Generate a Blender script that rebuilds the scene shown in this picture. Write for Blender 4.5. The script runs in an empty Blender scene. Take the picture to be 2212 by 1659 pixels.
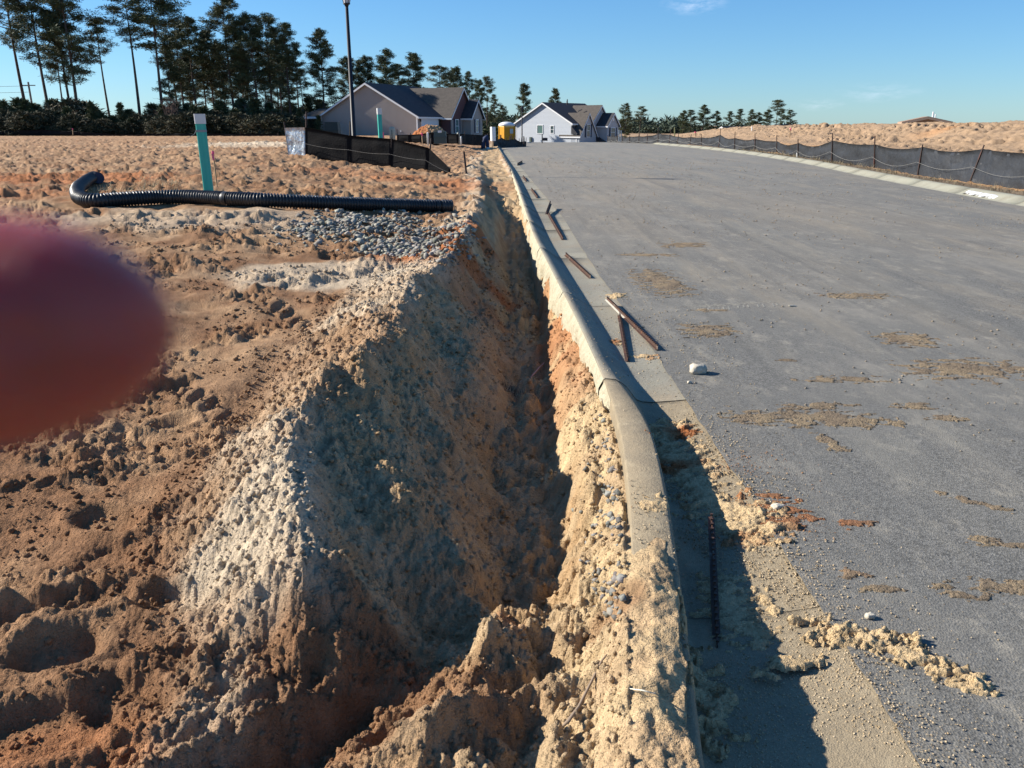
import bpy, math, random
import numpy as np
from math import radians as R, sin, cos, pi, tan, atan2, sqrt
random.seed(7); rng = np.random.default_rng(7)
SC = bpy.context.scene; COL = SC.collection

# ------------------------------------------------------------------ camera, sky, sun, exposure
F, CX, CY, H = 1755.0, 1106.0, 829.5, 1.70
PITCH = math.atan((CY-270)/F); SP, CP = sin(PITCH), cos(PITCH)
cam = bpy.data.cameras.new('camera'); co = bpy.data.objects.new('camera', cam); COL.objects.link(co)
co.location = (0, 0, H); co.rotation_euler = (pi/2-PITCH, 0, 0)
cam.sensor_width = 36; cam.lens = 36*F/2212; cam.clip_start = .008; cam.clip_end = 3000
cam.dof.use_dof = True; cam.dof.focus_distance = 9; cam.dof.aperture_fstop = cam.lens/2.1
SC.camera = co
SUN_EL, SUN_AZ = R(29), R(13)          # azimuth measured from the left (-x) towards ahead (+y)
sdir = (-cos(SUN_AZ)*cos(SUN_EL), sin(SUN_AZ)*cos(SUN_EL), sin(SUN_EL))
W = bpy.data.worlds.new('World'); SC.world = W; W.use_nodes = True
nt = W.node_tree; bg = nt.nodes['Background']
sky = nt.nodes.new('ShaderNodeTexSky'); sky.sky_type = 'NISHITA'; sky.sun_disc = False
sky.sun_elevation = SUN_EL; sky.sun_rotation = atan2(sdir[0], sdir[1])
sky.air_density = 1.0; sky.dust_density = 0.15; sky.ozone_density = 2.6; sky.altitude = 300
hs = nt.nodes.new('ShaderNodeHueSaturation'); hs.inputs['Saturation'].default_value = 1.1; hs.inputs['Value'].default_value = 1.0
gm_ = nt.nodes.new('ShaderNodeGamma'); gm_.inputs[1].default_value = .80; nt.links.new(sky.outputs[0], gm_.inputs[0]); tn_ = nt.nodes.new('ShaderNodeMix'); tn_.data_type = 'RGBA'; tn_.blend_type = 'MULTIPLY'; tn_.inputs[0].default_value = 1; tn_.inputs[7].default_value = (.51, .735, .985, 1)
nt.links.new(gm_.outputs[0], tn_.inputs[6]); nt.links.new(tn_.outputs[2], hs.inputs['Color'])
# two thin wisps of cloud
tc = nt.nodes.new('ShaderNodeTexCoord'); last = hs.outputs[0]
def wisp(px, py, rx, ry, amt, ang=0.0):
    global last
    v = np.array([(px-CX)/F, CP+(CY-py)/F*-SP*-1*0 , 0])
    d = np.array([(px-CX)/F, CP + (CY-py)/F*SP, -SP + (CY-py)/F*CP]); d /= np.linalg.norm(d)
    mp = nt.nodes.new('ShaderNodeVectorMath'); mp.operation = 'SUBTRACT'; mp.inputs[1].default_value = d
    nt.links.new(tc.outputs['Generated'], mp.inputs[0])
    sc = nt.nodes.new('ShaderNodeVectorMath'); sc.operation = 'MULTIPLY'; sc.inputs[1].default_value = (1/rx, .3/rx, 1/ry)
    nt.links.new(mp.outputs[0], sc.inputs[0])
    ns = nt.nodes.new('ShaderNodeTexNoise'); ns.inputs['Scale'].default_value = 1.6; ns.inputs['Detail'].default_value = 6; ns.inputs['Roughness'].default_value = .62
    nt.links.new(sc.outputs[0], ns.inputs['Vector'])
    ln = nt.nodes.new('ShaderNodeVectorMath'); ln.operation = 'LENGTH'; nt.links.new(sc.outputs[0], ln.inputs[0])
    m1 = nt.nodes.new('ShaderNodeMapRange'); m1.inputs[1].default_value = 1.3; m1.inputs[2].default_value = .1; nt.links.new(ln.outputs['Value'], m1.inputs[0])
    m2 = nt.nodes.new('ShaderNodeMapRange'); m2.inputs[1].default_value = .42; m2.inputs[2].default_value = .7; nt.links.new(ns.outputs[0], m2.inputs[0])
    mm = nt.nodes.new('ShaderNodeMath'); mm.operation = 'MULTIPLY'; nt.links.new(m1.outputs[0], mm.inputs[0]); nt.links.new(m2.outputs[0], mm.inputs[1])
    m3 = nt.nodes.new('ShaderNodeMath'); m3.operation = 'MULTIPLY'; m3.inputs[1].default_value = amt; nt.links.new(mm.outputs[0], m3.inputs[0])
    mx = nt.nodes.new('ShaderNodeMix'); mx.data_type = 'RGBA'; nt.links.new(m3.outputs[0], mx.inputs[0]); nt.links.new(last, mx.inputs[6]); mx.inputs[7].default_value = (5.2, 5.6, 6.6, 1)
    last = mx.outputs[2]
wisp(1500, 8, .030, .010, .35); wisp(1900, 200, .035, .009, .22); wisp(1770, 226, .022, .006, .2)
nt.links.new(last, bg.inputs['Color']); bg.inputs['Strength'].default_value = 0.112
sun = bpy.data.lights.new('sun', 'SUN'); so = bpy.data.objects.new('sun', sun); COL.objects.link(so)
sun.energy = 5.0; sun.angle = R(.55); sun.color = (1.0, .93, .82)
import mathutils
so.rotation_euler = mathutils.Vector(sdir).to_track_quat('Z', 'Y').to_euler()
SC.view_settings.view_transform = 'Standard'; SC.view_settings.look = 'None'; SC.view_settings.gamma = 1
SC.view_settings.exposure = 0.95
SC.cycles.max_bounces = 5

# ------------------------------------------------------------------ photograph pixel (2212 x 1659) -> place
def P(px, py, z=0.0):
    v = (py-CY)/F; zc = (H-z)/(SP+v*CP)
    return ((px-CX)/F*zc, zc*(CP-v*SP))
def at(px, py, Y):
    v = (py-CY)/F; zc = Y/(CP-v*SP)
    return ((px-CX)/F*zc, Y, H-zc*(SP+v*CP))
# ------------------------------------------------------------------ noise
_T = rng.random((256, 256)).astype(np.float64); _G = rng.random((256, 256))*2*pi
_J = rng.random((3, 256, 256))
def perlin(x, y, s=0):
    x = np.asarray(x, float)+s*17.31; y = np.asarray(y, float)+s*9.77
    xi = np.floor(x).astype(int); yi = np.floor(y).astype(int); u = x-xi; v = y-yi
    fu = u*u*u*(u*(u*6-15)+10); fv = v*v*v*(v*(v*6-15)+10)
    def g(i, j, a, b):
        t = _G[(xi+i+s*31) & 255, (yi+j) & 255]; return np.cos(t)*(a)+np.sin(t)*(b)
    n = (g(0,0,u,v)*(1-fu)+g(1,0,u-1,v)*fu)*(1-fv)+(g(0,1,u,v-1)*(1-fu)+g(1,1,u-1,v-1)*fu)*fv
    return n*1.5
def fbm(x, y, o=4, s=0, gain=.5):
    a = 1.0; t = 0; n = 0
    for k in range(o):
        t = t+a*perlin(x*2**k, y*2**k, s+k*3); n += a; a *= gain
    return t/n*1.6
def lumps(x, y, s=0, dens=.8, rmin=.35, rmax=.75):
    """hemispherical lumps, unit cells"""
    x = np.asarray(x, float)+s*3.7; y = np.asarray(y, float)+s*5.3
    xi = np.floor(x).astype(int); yi = np.floor(y).astype(int); out = np.zeros_like(x)
    for i in (-1, 0, 1):
        for j in (-1, 0, 1):
            a = (xi+i+s*13) & 255; b = (yi+j+s*7) & 255
            cx = xi+i+_J[0, a, b]; cy = yi+j+_J[1, a, b]; q = _J[2, a, b]
            r = np.where(q < dens, rmin+(rmax-rmin)*(q/dens)**2, .001)
            d2 = ((x-cx)**2+(y-cy)**2)/r**2
            out = np.maximum(out, r*np.sqrt(np.clip(1-d2, 0, 1)))
    return out
def sm(t): t = np.clip(t, 0, 1); return t*t*(3-2*t)
# ------------------------------------------------------------------ feature lines of the ground
def line(pts):
    a = [(*P(px, py, z), z) for px, py, z in pts]; a.sort(key=lambda p: p[1])
    a = np.array(a); return a[:, 1], a[:, 0], a[:, 2]
def mk(yxz):
    ys, xs, zs = yxz
    return lambda y: (np.interp(y, ys, xs), np.interp(y, ys, zs))
L_foot = mk(line([(330,1659,-.05),(380,1500,-.02),(400,1330,0),(350,1180,0),(420,1080,.02),(520,930,.03),(600,800,.06),(690,690,.12),(800,610,.2),(880,560,.25),(930,520,.28),(980,460,.3),(1000,420,.3),(1000,380,.25),(1010,345,.15)]))
L_crest = mk(line([(640,1659,-.08),(650,1480,.0),(660,1380,.10),(655,1280,.22),(655,1190,.29),(640,1070,.33),(620,960,.36),(650,890,.37),(720,800,.37),(810,735,.36),(850,680,.36),(895,600,.38),(970,560,.38),(1010,500,.40),(1030,440,.38),(1040,400,.3),(1035,360,.2),(1040,330,.12)]))
L_mid = mk(line([(820,1659,-.06),(850,1500,-.1),(930,1400,-.12),(985,1300,-.16),(985,1200,-.15),(960,1100,-.10),(940,1000,-.05),(960,900,-.04),(1000,800,-.05),(1030,700,-.06),(1050,620,-.05),(1062,560,.0),(1064,500,.10),(1062,450,.15),(1052,400,.14),(1044,350,.11)]))
L_tl = mk(line([(1000,1659,-.07),(1040,1500,-.16),(1090,1400,-.38),(1108,1250,-.40),(1110,1100,-.43),(1108,950,-.44),(1118,850,-.44),(1116,750,-.42),(1108,650,-.38),(1098,560,-.30),(1094,500,-.18),(1086,450,-.05),(1070,400,.06),(1052,350,.10)]))
L_tr = mk(line([(1130,1659,-.05),(1150,1500,-.12),(1185,1400,-.35),(1195,1250,-.38),(1197,1100,-.42),(1187,950,-.43),(1176,850,-.43),(1170,750,-.42),(1160,650,-.42),(1143,560,-.30),(1124,500,-.18),(1104,450,-.05),(1084,400,.06),(1064,350,.10)]))
L_lip = mk(line([(1240,1659,.05),(1240,1500,.03),(1260,1400,-.03),(1290,1250,-.07),(1295,1100,-.08),(1275,980,-.09),(1245,900,-.1),(1222,820,-.12),(1212,740,-.14),(1195,650,-.17),(1170,560,-.15),(1148,500,-.06),(1122,430,.02),(1098,385,.05),(1076,345,.07)]))
KBP = [(1375,1659,.15),(1373,1500,.15),(1368,1300,.15),(1364,1150,.15),(1360,1040,.15),(1352,960,.145),(1338,895,.14),(1300,812,.135),(1250,700,.135),(1197,597,.135),(1152,508,.135),(1117,402,.135),(1103,367,.135),(1082,330,.135)]
_yb, _xb, _ = line(KBP)
LPP = [(1990,1659,0),(1880,1450,0),(1790,1340,0),(1700,1220,0),(1640,1110,0),(1560,970,0),(1527,933,0),(1453,828,0),(1414,758,0),(1309,617,0),(1270,558,0),(1215,469,0),(1161,405,0),(1113,347,0),(1092,320,0)]
_yl, _xl, _ = line(LPP)
RKP = [(2212,446,0),(1890,387,0),(1750,355,0),(1600,331,0),(1500,319.5,0),(1420,312.5,0)]
_yr, _xr, _ = line(RKP)
def smoothed(ys, xs, w=.9):
    g = np.arange(ys[0], ys[-1], .1); v = np.interp(g, ys, xs); k = int(w*10*2)|1; a = np.hanning(k+2)[1:-1]; a /= a.sum()
    pad = k//2; vl = v[0]-(v[1:pad+1]-v[0])[::-1]; vr = v[-1]-(v[-pad-1:-1]-v[-1])[::-1]
    return g, np.convolve(np.r_[vl, v, vr], a, 'valid')
def ext(y, ys, xs):
    y = np.asarray(y, float); v = np.interp(y, ys, xs)
    s0 = (xs[1]-xs[0])/(ys[1]-ys[0]); s1 = (xs[-1]-xs[-2])/(ys[-1]-ys[-2])
    return np.where(y < ys[0], xs[0]+s0*np.maximum(y-ys[0], -1.2)*.5, np.where(y > ys[-1], xs[-1]+s1*(y-ys[-1]), v))
_yb, _xb = smoothed(_yb, _xb, 1.6); _yl, _xl = smoothed(_yl, _xl, 1.4); _yr, _xr = smoothed(_yr, _xr, 8)
def kb(y): return ext(y, _yb, _xb)            # back of the left kerb
def lip(y):                                    # edge of the asphalt
    y = np.asarray(y, float); return np.maximum(ext(y, _yl, _xl), kb(y)+.45)
def rk(y): return np.where(np.asarray(y) < _yr[0], _xr[0], np.where(np.asarray(y) > _yr[-1], _xr[-1], np.interp(y, _yr, _xr)))
def lot(y): return np.interp(y, [0,2,4,6,8,10,12,16,28,60,100,130,300], [-.05,-.03,.03,.12,.26,.4,.5,.6,.74,.72,.5,.6,.6])
def crestz(y): return np.interp(y, [0,30,45,55,80,110,140,300], [1.4,1.6,1.75,1.65,1.5,1.6,2.5,4])
def drop(x, y): return .00065*np.clip(y-80, 0, 75)**2*sm((x+9)/8)
def h_base(x, y):
    x = np.asarray(x, float); y = np.asarray(y, float)
    K = []
    fx, fz = L_foot(y); c, cz = L_crest(y); a, az = L_tl(y); b, bz = L_tr(y); l, lz = L_lip(y); k = kb(y); r = rk(y)
    far = np.clip((y-45)/40, 0, 1)
    K.append((fx-np.interp(y, [12, 20, 35], [2.6, 6.5, 6.5])-far*1, lot(y))); K.append((fx, fz)); K.append((c, cz)); q, qz = L_mid(y); K.append((q, qz)); K.append((np.maximum(a, q+.03), az)); K.append((np.maximum(b, np.maximum(a, q+.03)+.04), bz)); K.append((np.minimum(l, k-.05), lz))
    kz = np.interp(y, [1.5,2.2,3,5,6,9,12,25,32], [.148,.135,.07,.03,-.02,-.05,-.02,.05,.14])
    K.append((k-.01, kz)); K.append((k+.04, kz)); K.append((k+.16, kz*0-.3)); K.append((r+.20, kz*0-.3)); K.append((r+.50, kz*0+.12))
    K.append((r+2.2, kz*0+.12)); K.append((r+7, crestz(y)*.28)); K.append((r+13, crestz(y)*.95)); K.append((r+17, crestz(y))); 
    z = K[0][1]+0*x
    for (x0, z0), (x1, z1) in zip(K[:-1], K[1:]):
        t = np.clip((x-x0)/np.maximum(x1-x0, 1e-3), 0, 1); t = .55*t+.45*t*t*(3-2*t)
        z = z+(z1-z0)*t
    return z-drop(x, y)
def ridge(x, y, pts, w):
    """height along a drawn ridge; pts (x,y,h)"""
    out = np.zeros_like(x)
    for (x0, y0, h0), (x1, y1, h1) in zip(pts[:-1], pts[1:]):
        dx, dy = x1-x0, y1-y0; L = dx*dx+dy*dy; t = np.clip(((x-x0)*dx+(y-y0)*dy)/L, 0, 1)
        d = np.hypot(x-(x0+dx*t), y-(y0+dy*t)); out = np.maximum(out, (h0+(h1-h0)*t)*np.clip(1-d/w, 0, 1)**1.1)
    return out
def Pz(*pts): return [(*P(px, py, z), h) for px, py, z, h in pts]
FOOT = [(234,1128,.20,.11,-.5,.075),(365,925,.15,.08,.2,.06),(195,1298,.17,.10,.4,.07),(375,1300,.18,.09,-.2,.075),(273,1500,.19,.10,-.5,.08),(500,1630,.16,.08,.3,.07),(120,1400,.15,.10,.2,.10),
        (30,1330,.13,.09,0,.10),(150,930,.2,.1,.2,.05),(700,1490,.20,.11,.45,.09),(60,1560,.26,.14,.2,.11),(880,1560,.13,.08,.3,.06),(540,1420,.14,.09,.6,.06),(560,1560,.10,.12,.6,.06)]
FOOT = [(*P(a, b, 0), c, d, e, f) for a, b, c, d, e, f in FOOT]
GW = [(x, y) for x, y in (P(600,790,.03), P(420,760,.03))]
def tread(x, y, x0, y0, x1, y1, w, pitch, depth, skew=.9):
    L = math.hypot(x1-x0, y1-y0); ux, uy = (x1-x0)/L, (y1-y0)/L
    s = (x-x0)*ux+(y-y0)*uy; t = -(x-x0)*uy+(y-y0)*ux
    m = sm((w/2-np.abs(t))/.05)*sm(s/.3)*sm((L-s)/.3)
    ph = (s+np.abs(t)*skew)/pitch+.5*(t > 0); q = ph-np.floor(ph)
    m = m*sm(.55+1.1*fbm(x*1.7, y*1.7, 2, 44)); q = np.clip(q+.10*perlin(x*5, y*5, 45), 0, 1)
    return m*(sm((.5-np.abs(q-.5)-.08)/.3)*depth*.7-depth*.4)
TRD = [(-3.4,6.3,-1.6,4.3,.40,.20,.06),(-4.2,6.2,-1.9,3.5,.34,.20,.05),(-2.9,8.2,-1.7,6.4,.4,.22,.05),(-3.0,3.4,-1.4,4.1,.26,.14,.04),
       (-9,12.6,-1.6,10.6,.5,.24,.05),(-10,17.0,-2.2,15.2,.6,.36,.12),(-11,19.0,-2.6,17.6,.6,.36,.12),(-12,21.2,-3,19.9,.7,.4,.13),(-14,24.5,-7.5,23.6,.7,.4,.10),(-22,33,-3,31,.8,.5,.10),(-26,40,-6,37,.8,.5,.10),(-30,50,-6,47,.8,.5,.1)]
TRDR = [(22.6,38,24.0,80,1.0,1.3,.42),(20.3,32,22.0,60,.9,1.0,.34),(25.6,40,26.5,85,1.1,1.4,.45),(24.2,52,25.2,100,1.0,1.3,.40)]
SPILL = Pz((1440,1210,.15,.16),(1430,1350,.15,.20),(1440,1500,.15,.20),(1450,1700,.15,.20))
SPILL2 = Pz((1330,1480,.1,.10),(1300,1600,.1,.10),(1290,1720,.1,.10))
FR = Pz((1098,1345,-.2,.15),(1062,1430,-.1,.20),(1010,1540,0,.17),(950,1630,0,.13),(900,1700,0,.08))
FR2 = Pz((1260,1500,0,.05),(1150,1510,0,.09),(1010,1590,0,.09),(830,1650,0,.06))
FR3 = Pz((790,1430,.05,.13),(700,1500,0,.12),(560,1540,0,.08))
TRN = Pz((800,1500,-.05,-.14),(700,1570,-.05,-.16),(600,1640,-.05,-.14),(500,1700,-.05,-.1))
HOLE = P(695,770,.33); CAV = P(1105,905,-.4)
PIPE_XY = [(213,386),(166,417),(186,434),(250,433),(400,427),(560,433),(732,441),(985,448)]
PIPE_XY = [P(a, b+3, .6) for a, b in PIPE_XY]
def pipeflat(x, y):
    d = np.full(np.shape(x), 9.0)
    for (x0, y0), (x1, y1) in zip(PIPE_XY[:-1], PIPE_XY[1:]):
        dx, dy = x1-x0, y1-y0; t = np.clip(((x-x0)*dx+(y-y0)*dy)/(dx*dx+dy*dy), 0, 1); d = np.minimum(d, np.hypot(x-x0-dx*t, y-y0-dy*t))
    return sm((d-.12)/.35)
def height(x, y, detail=True):
    x = np.asarray(x, float); y = np.asarray(y, float); z = h_base(x, y)
    fx, _ = L_foot(y); c, _ = L_crest(y); a, _ = L_tl(y); b, _ = L_tr(y); l, _ = L_lip(y); k = kb(y)
    near = y < 14
    trench = sm((x-c)/.15)*sm((l-x)/.12+.3)
    bank = sm((x-fx+.1)/.25)*sm((c+.15-x)/.2)
    lipm = sm((x-l+.15)/.12)*sm((k-x)/.03)
    pf_ = pipeflat(x, y)
    # wandering of the lines, bulges and gullies on the cut face
    wf = trench*sm((a-x)/.15)*(y < 20); z = z+wf*.16*fbm(y*1.15+x*.5, x*1.1+y*.3, 3, 51)+trench*sm((x-a+.1)/.15)*(y < 20)*(.17*lumps(x*5.5, y*5.5, 52, .45, .3, .62)+.07*lumps(x*10, y*10, 54, .7)+.05*fbm(x*3, y*3, 3, 53))
    z = z+.05*fbm(x*1.3, y*1.3, 3, 1)*sm((k-x)/.3)*sm((y-1)/2)*np.where(x < k, 1, 0)
    n = y < 5
    def add(f, msk, *ar):
        nonlocal z
        if msk.any(): z = z.copy(); z[msk] = z[msk]+f(x[msk], y[msk], *ar)
    add(lambda X, Y: ridge(X, Y, FR, .20)+ridge(X, Y, FR2, .09)+ridge(X, Y, FR3, .13), n)
    add(lambda X, Y: -ridge(X, Y, [(p[0], p[1], -p[2]) for p in TRN], .12), n)
    onk = sm((2.75-y)/.2)*sm((x-k-.0+.05)/.06)
    if n.any():
        X = x[n]; Y = y[n]; kk = kb(Y); wx = .165
        w = np.clip((3.0-Y)/1.0, 0, 1); ledge = kk+.150+.02*fbm(Y*4, Y*0, 3, 6); q_ = np.clip((2.95-Y)/.75, 0, 1); ctr = kk+.135-.05*q_
        cover = .118+.04*np.clip(w*2.2, 0, 1)+.065*w**.7*np.clip(1-np.abs((X-(ctr-.03))/(.05+.15*q_)), 0, 1)**.8+.026*fbm(X*7, Y*7, 3, 4)*w**.5
        left = kk-.2; cover = cover-.15*sm((kk+.01-X)/.20)
        inside = (X > left) & (X < ledge-.012*np.abs(perlin(Y*9, Y*0, 3))) & (Y < 3.05)
        Z = z[n]; Z = np.where(inside, np.maximum(cover, Z), Z)
        Z = np.where((X > ledge), -.35, Z); z = z.copy(); z[n] = Z
    add(lambda X, Y: sum((lambda u, v: -f*.62*sm((1-(np.abs(u/c_)**2.6+np.abs(v/d_)**2.6))/.75)+.02*np.exp(-((np.sqrt((u/c_)**2+(v/d_)**2)-1.25)/.22)**2))(
        (X-a_)*cos(e)+(Y-b_)*sin(e), -(X-a_)*sin(e)+(Y-b_)*cos(e)) for a_, b_, c_, d_, e, f in FOOT), (y < 4.6) & (x < .2))
    for T in TRD: add(lambda X, Y: tread(X, Y, *T)*pipeflat(X, Y), (y > 3) & (y < 55) & (x < c+.0) & (x > -35))
    for T in TRDR: add(lambda X, Y: tread(X, Y, *T, .2), (x > 15) & (x < 32) & (y > 25) & (y < 105))
    add(lambda X, Y: -.10*np.exp(-(((X-HOLE[0])/.07)**2+((Y-HOLE[1])/.06)**2)**2)-.14*np.exp(-(((X-CAV[0])/.16)**2+((Y-CAV[1])/.14)**2)), n)
    if not detail: return z
    left = sm((k-x-.005)/.02); land = np.where(x < k+.3, left, sm((x-rk(y)-.6)/.3))
    if True:
        spm = .6*sm((2.95-y)/.2)*(x > k-.02)*(x < k+.15)
        land = np.maximum(land, spm)
    cm = sm((fbm(x*1.1, y*1.1, 3, 5)+.12)/.35)*(1-.85*sm((fbm(x*2.3, y*2.3, 2, 91)-.18)/.15)*(x < fx))                # where it is crumbly
    rough = land*np.clip(bank*1.1+trench*.6+lipm*.95+.16+.85*cm*(1-bank), 0, 1.2)*pipeflat(x, y)
    soft = np.where(x < fx, 1, 0)
    # coarse relief
    z = z+land*np.clip(.2+.8*cm, 0, 1)*.035*fbm(x*3.1, y*3.1, 3, 2)*(1-.3*trench)*pf_*np.interp(y, [2, 10, 16, 40], [1, 1.3, 2.0, 1.5])
    z = z+land*.016*fbm(x*9, y*9, 3, 12)*rough+lipm*land*(y < 14)*(y > 2.3)*sm((k-x)/.16)*(.075*fbm(x*3.4, y*3.4, 3, 17)+.05*lumps(x*5, y*5, 18, .7))
    lf = land*(x < c)*np.interp(y, [1.5, 3, 8, 14], [.5, .9, 1, 1])*(y < 60)*pf_*np.clip(.15+1.1*cm, 0, 1)
    rg = 1-np.abs(fbm(x*1.5+.6*y, y*3.2-.4*x, 4, 55, .55))*2.2
    z = z+lf*.060*(np.clip(rg, -.6, 1)-.42)*np.interp(y, [2, 4, 9, 30], [.5, .9, 1, 1.5])
    rut = np.abs(fbm(x*.22+3, y*1.15+.15*x, 3, 57))
    z = z-lf*.10*np.exp(-(rut/.09)**2)*sm((y-7)/3)
    m = (y < 14) & (x < k+.3)
    add(lambda X, Y: land[m]*rough[m]*(.035*lumps(X*7.5, Y*7.5, 1, .4, .15, .45)*(1-.6*trench[m])+.026*lumps(X*16, Y*16, 2, .6)+.024*lumps(X*33, Y*33, 3, .9)), m)
    m2 = (y < 5) & (x < k+.3)
    add(lambda X, Y: land[m2]*(.5+.6*rough[m2])*(.0135*lumps(X*64, Y*64, 4, .95)), m2)
    m3 = (y >= 10) & (y < 60) & (x < k)
    add(lambda X, Y: pf_[m3]*land[m3]*sm((Y-10)/4)*(.10*lumps(X*3.0, Y*3.6, 6, .6)*(.35+.65*cm[m3])+.04*lumps(X*8, Y*8, 7, .8)), m3)
    m4 = (x > 15) & (y < 120)
    add(lambda X, Y: .12*fbm(X*.3, Y*.22, 4, 9)*sm((X-rk(Y)-4)/5)+(.06*lumps(X*1.3, Y*.9, 8, .6)+.04*lumps(X*3, Y*2.4, 10, .7))*sm((X-rk(Y)-4)/4)+.03*lumps(X*3, Y*3, 8, .6)*sm((X-rk(Y)-2)/2), m4)
    # scratches down the shaded cut face
    z = z+trench*land*(.022*fbm(x*3.5+y*1.0, y*5-x*1, 4, 15)+.010*fbm(x*14, y*14, 3, 16))*(y < 16)
    return z
def lerp(a, b, t): t = np.asarray(t)[..., None]; return a*(1-t)+b*t
C_ = lambda *c: np.array(c, float)
TAN, PALE, BROWN, CLAY, YEL, DARK, PINK = C_(.41,.258,.145), C_(.58,.47,.335), C_(.26,.135,.068), C_(.40,.150,.058), C_(.60,.44,.25), C_(.17,.12,.085), C_(.48,.33,.24)
PATCH = [(960,565,.2,.8,.7,CLAY,1.0),(1000,520,.2,.5,.6,CLAY,.9),(990,600,.2,.5,.4,CLAY,.5),(90,400,.5,3,1.6,CLAY,.8),(60,440,.4,1.5,.8,CLAY,.6),(720,590,.25,1.2,.6,PALE,.75),(420,500,.3,1.8,1.0,PALE,.55),(830,600,.25,.7,.4,PALE,.5),
         (590,312,.7,4.5,4,PALE,.9),(520,318,.7,4,3,PALE,.6),(400,350,.6,2.2,1.2,TAN,.5),(900,385,.4,1.6,1.6,CLAY,.45),(760,370,.5,2.2,1.4,CLAY,.35),(1000,400,.3,.8,2.0,CLAY,.55),(1080,400,.1,.5,2.0,CLAY,.35),
         (1205,660,-.15,.25,.8,CLAY,.5),(1210,720,-.15,.3,.7,CLAY,.7),(1230,790,-.12,.25,.5,CLAY,.6),(1235,860,-.12,.2,.3,CLAY,.35),(1260,930,-.1,.25,.35,YEL,.9),(1330,1380,.0,.1,.12,BROWN,.6),(1100,1380,-.1,.07,.1,CLAY,.45),
         (700,1400,.05,.35,.2,BROWN,.9),(760,1520,0,.42,.26,BROWN,.85),(640,1620,0,.3,.2,BROWN,.6),(500,850,0,.8,.5,BROWN,.45),(120,1650,-.05,.3,.2,CLAY,.35),(860,1640,0,.25,.2,BROWN,.4),(620,1100,.3,.35,.5,PALE,.7),(620,960,.35,.3,.5,PALE,.45),(560,1180,.15,.3,.35,PALE,.8),(950,1600,.05,.22,.15,PALE,.8),(700,800,.3,.4,.6,TAN,.5)]
PATCH = [(*P(a, b, z), rx, ry, c, s) for a, b, z, rx, ry, c, s in PATCH]
def soil(x, y):
    fx, _ = L_foot(y); c, _ = L_crest(y); l, _ = L_lip(y); k = kb(y)
    n1 = fbm(x*.9, y*.9, 4, 20); n2 = fbm(x*4, y*4, 3, 23); n3 = fbm(x*17, y*17, 2, 27)
    col = lerp(BROWN, TAN, sm(.58+.7*n1+.3*n2-.12-.34*sm((4.6-y)/1.5)))
    col = lerp(col, TAN*.95+.02, sm((y-10)/15)*.25)
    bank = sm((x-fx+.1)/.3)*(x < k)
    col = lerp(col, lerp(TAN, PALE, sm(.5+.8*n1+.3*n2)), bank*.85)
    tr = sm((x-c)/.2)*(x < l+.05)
    col = lerp(col, lerp(C_(.47,.31,.165), C_(.45,.325,.19), sm(.5+n2)), np.clip(tr, 0, 1)*.97)  # trench soil painted warmer to offset the blue light in its shade
    lp = sm((x-l+.12)/.1)*(x < k+.4)*sm((12-y)/4)
    col = lerp(col, lerp(YEL, C_(.47,.33,.19), sm(.5+n2)), lp*.93)
    w = y-3
    wrn = .5*fbm(x*1.5, y*1.5, 3, 33)
    for px, py, rx, ry, cc, s in PATCH:
        d = np.sqrt(((x-px)/rx)**2+((y-py)/ry)**2)+wrn
        col = lerp(col, cc, s*sm((1.25-d)/.6)*(1-.92*np.clip(tr, 0, 1)*(cc[2] > .3)))  # pale patches held back on the shaded trench side, against blue shade
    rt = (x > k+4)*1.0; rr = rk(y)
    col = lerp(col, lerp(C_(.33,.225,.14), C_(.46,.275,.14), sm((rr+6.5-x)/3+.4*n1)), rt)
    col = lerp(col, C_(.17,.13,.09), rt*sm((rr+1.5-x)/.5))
    return np.clip(col*(1+.22*n3[..., None]+.10*n2[..., None]), .02, .8)
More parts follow.
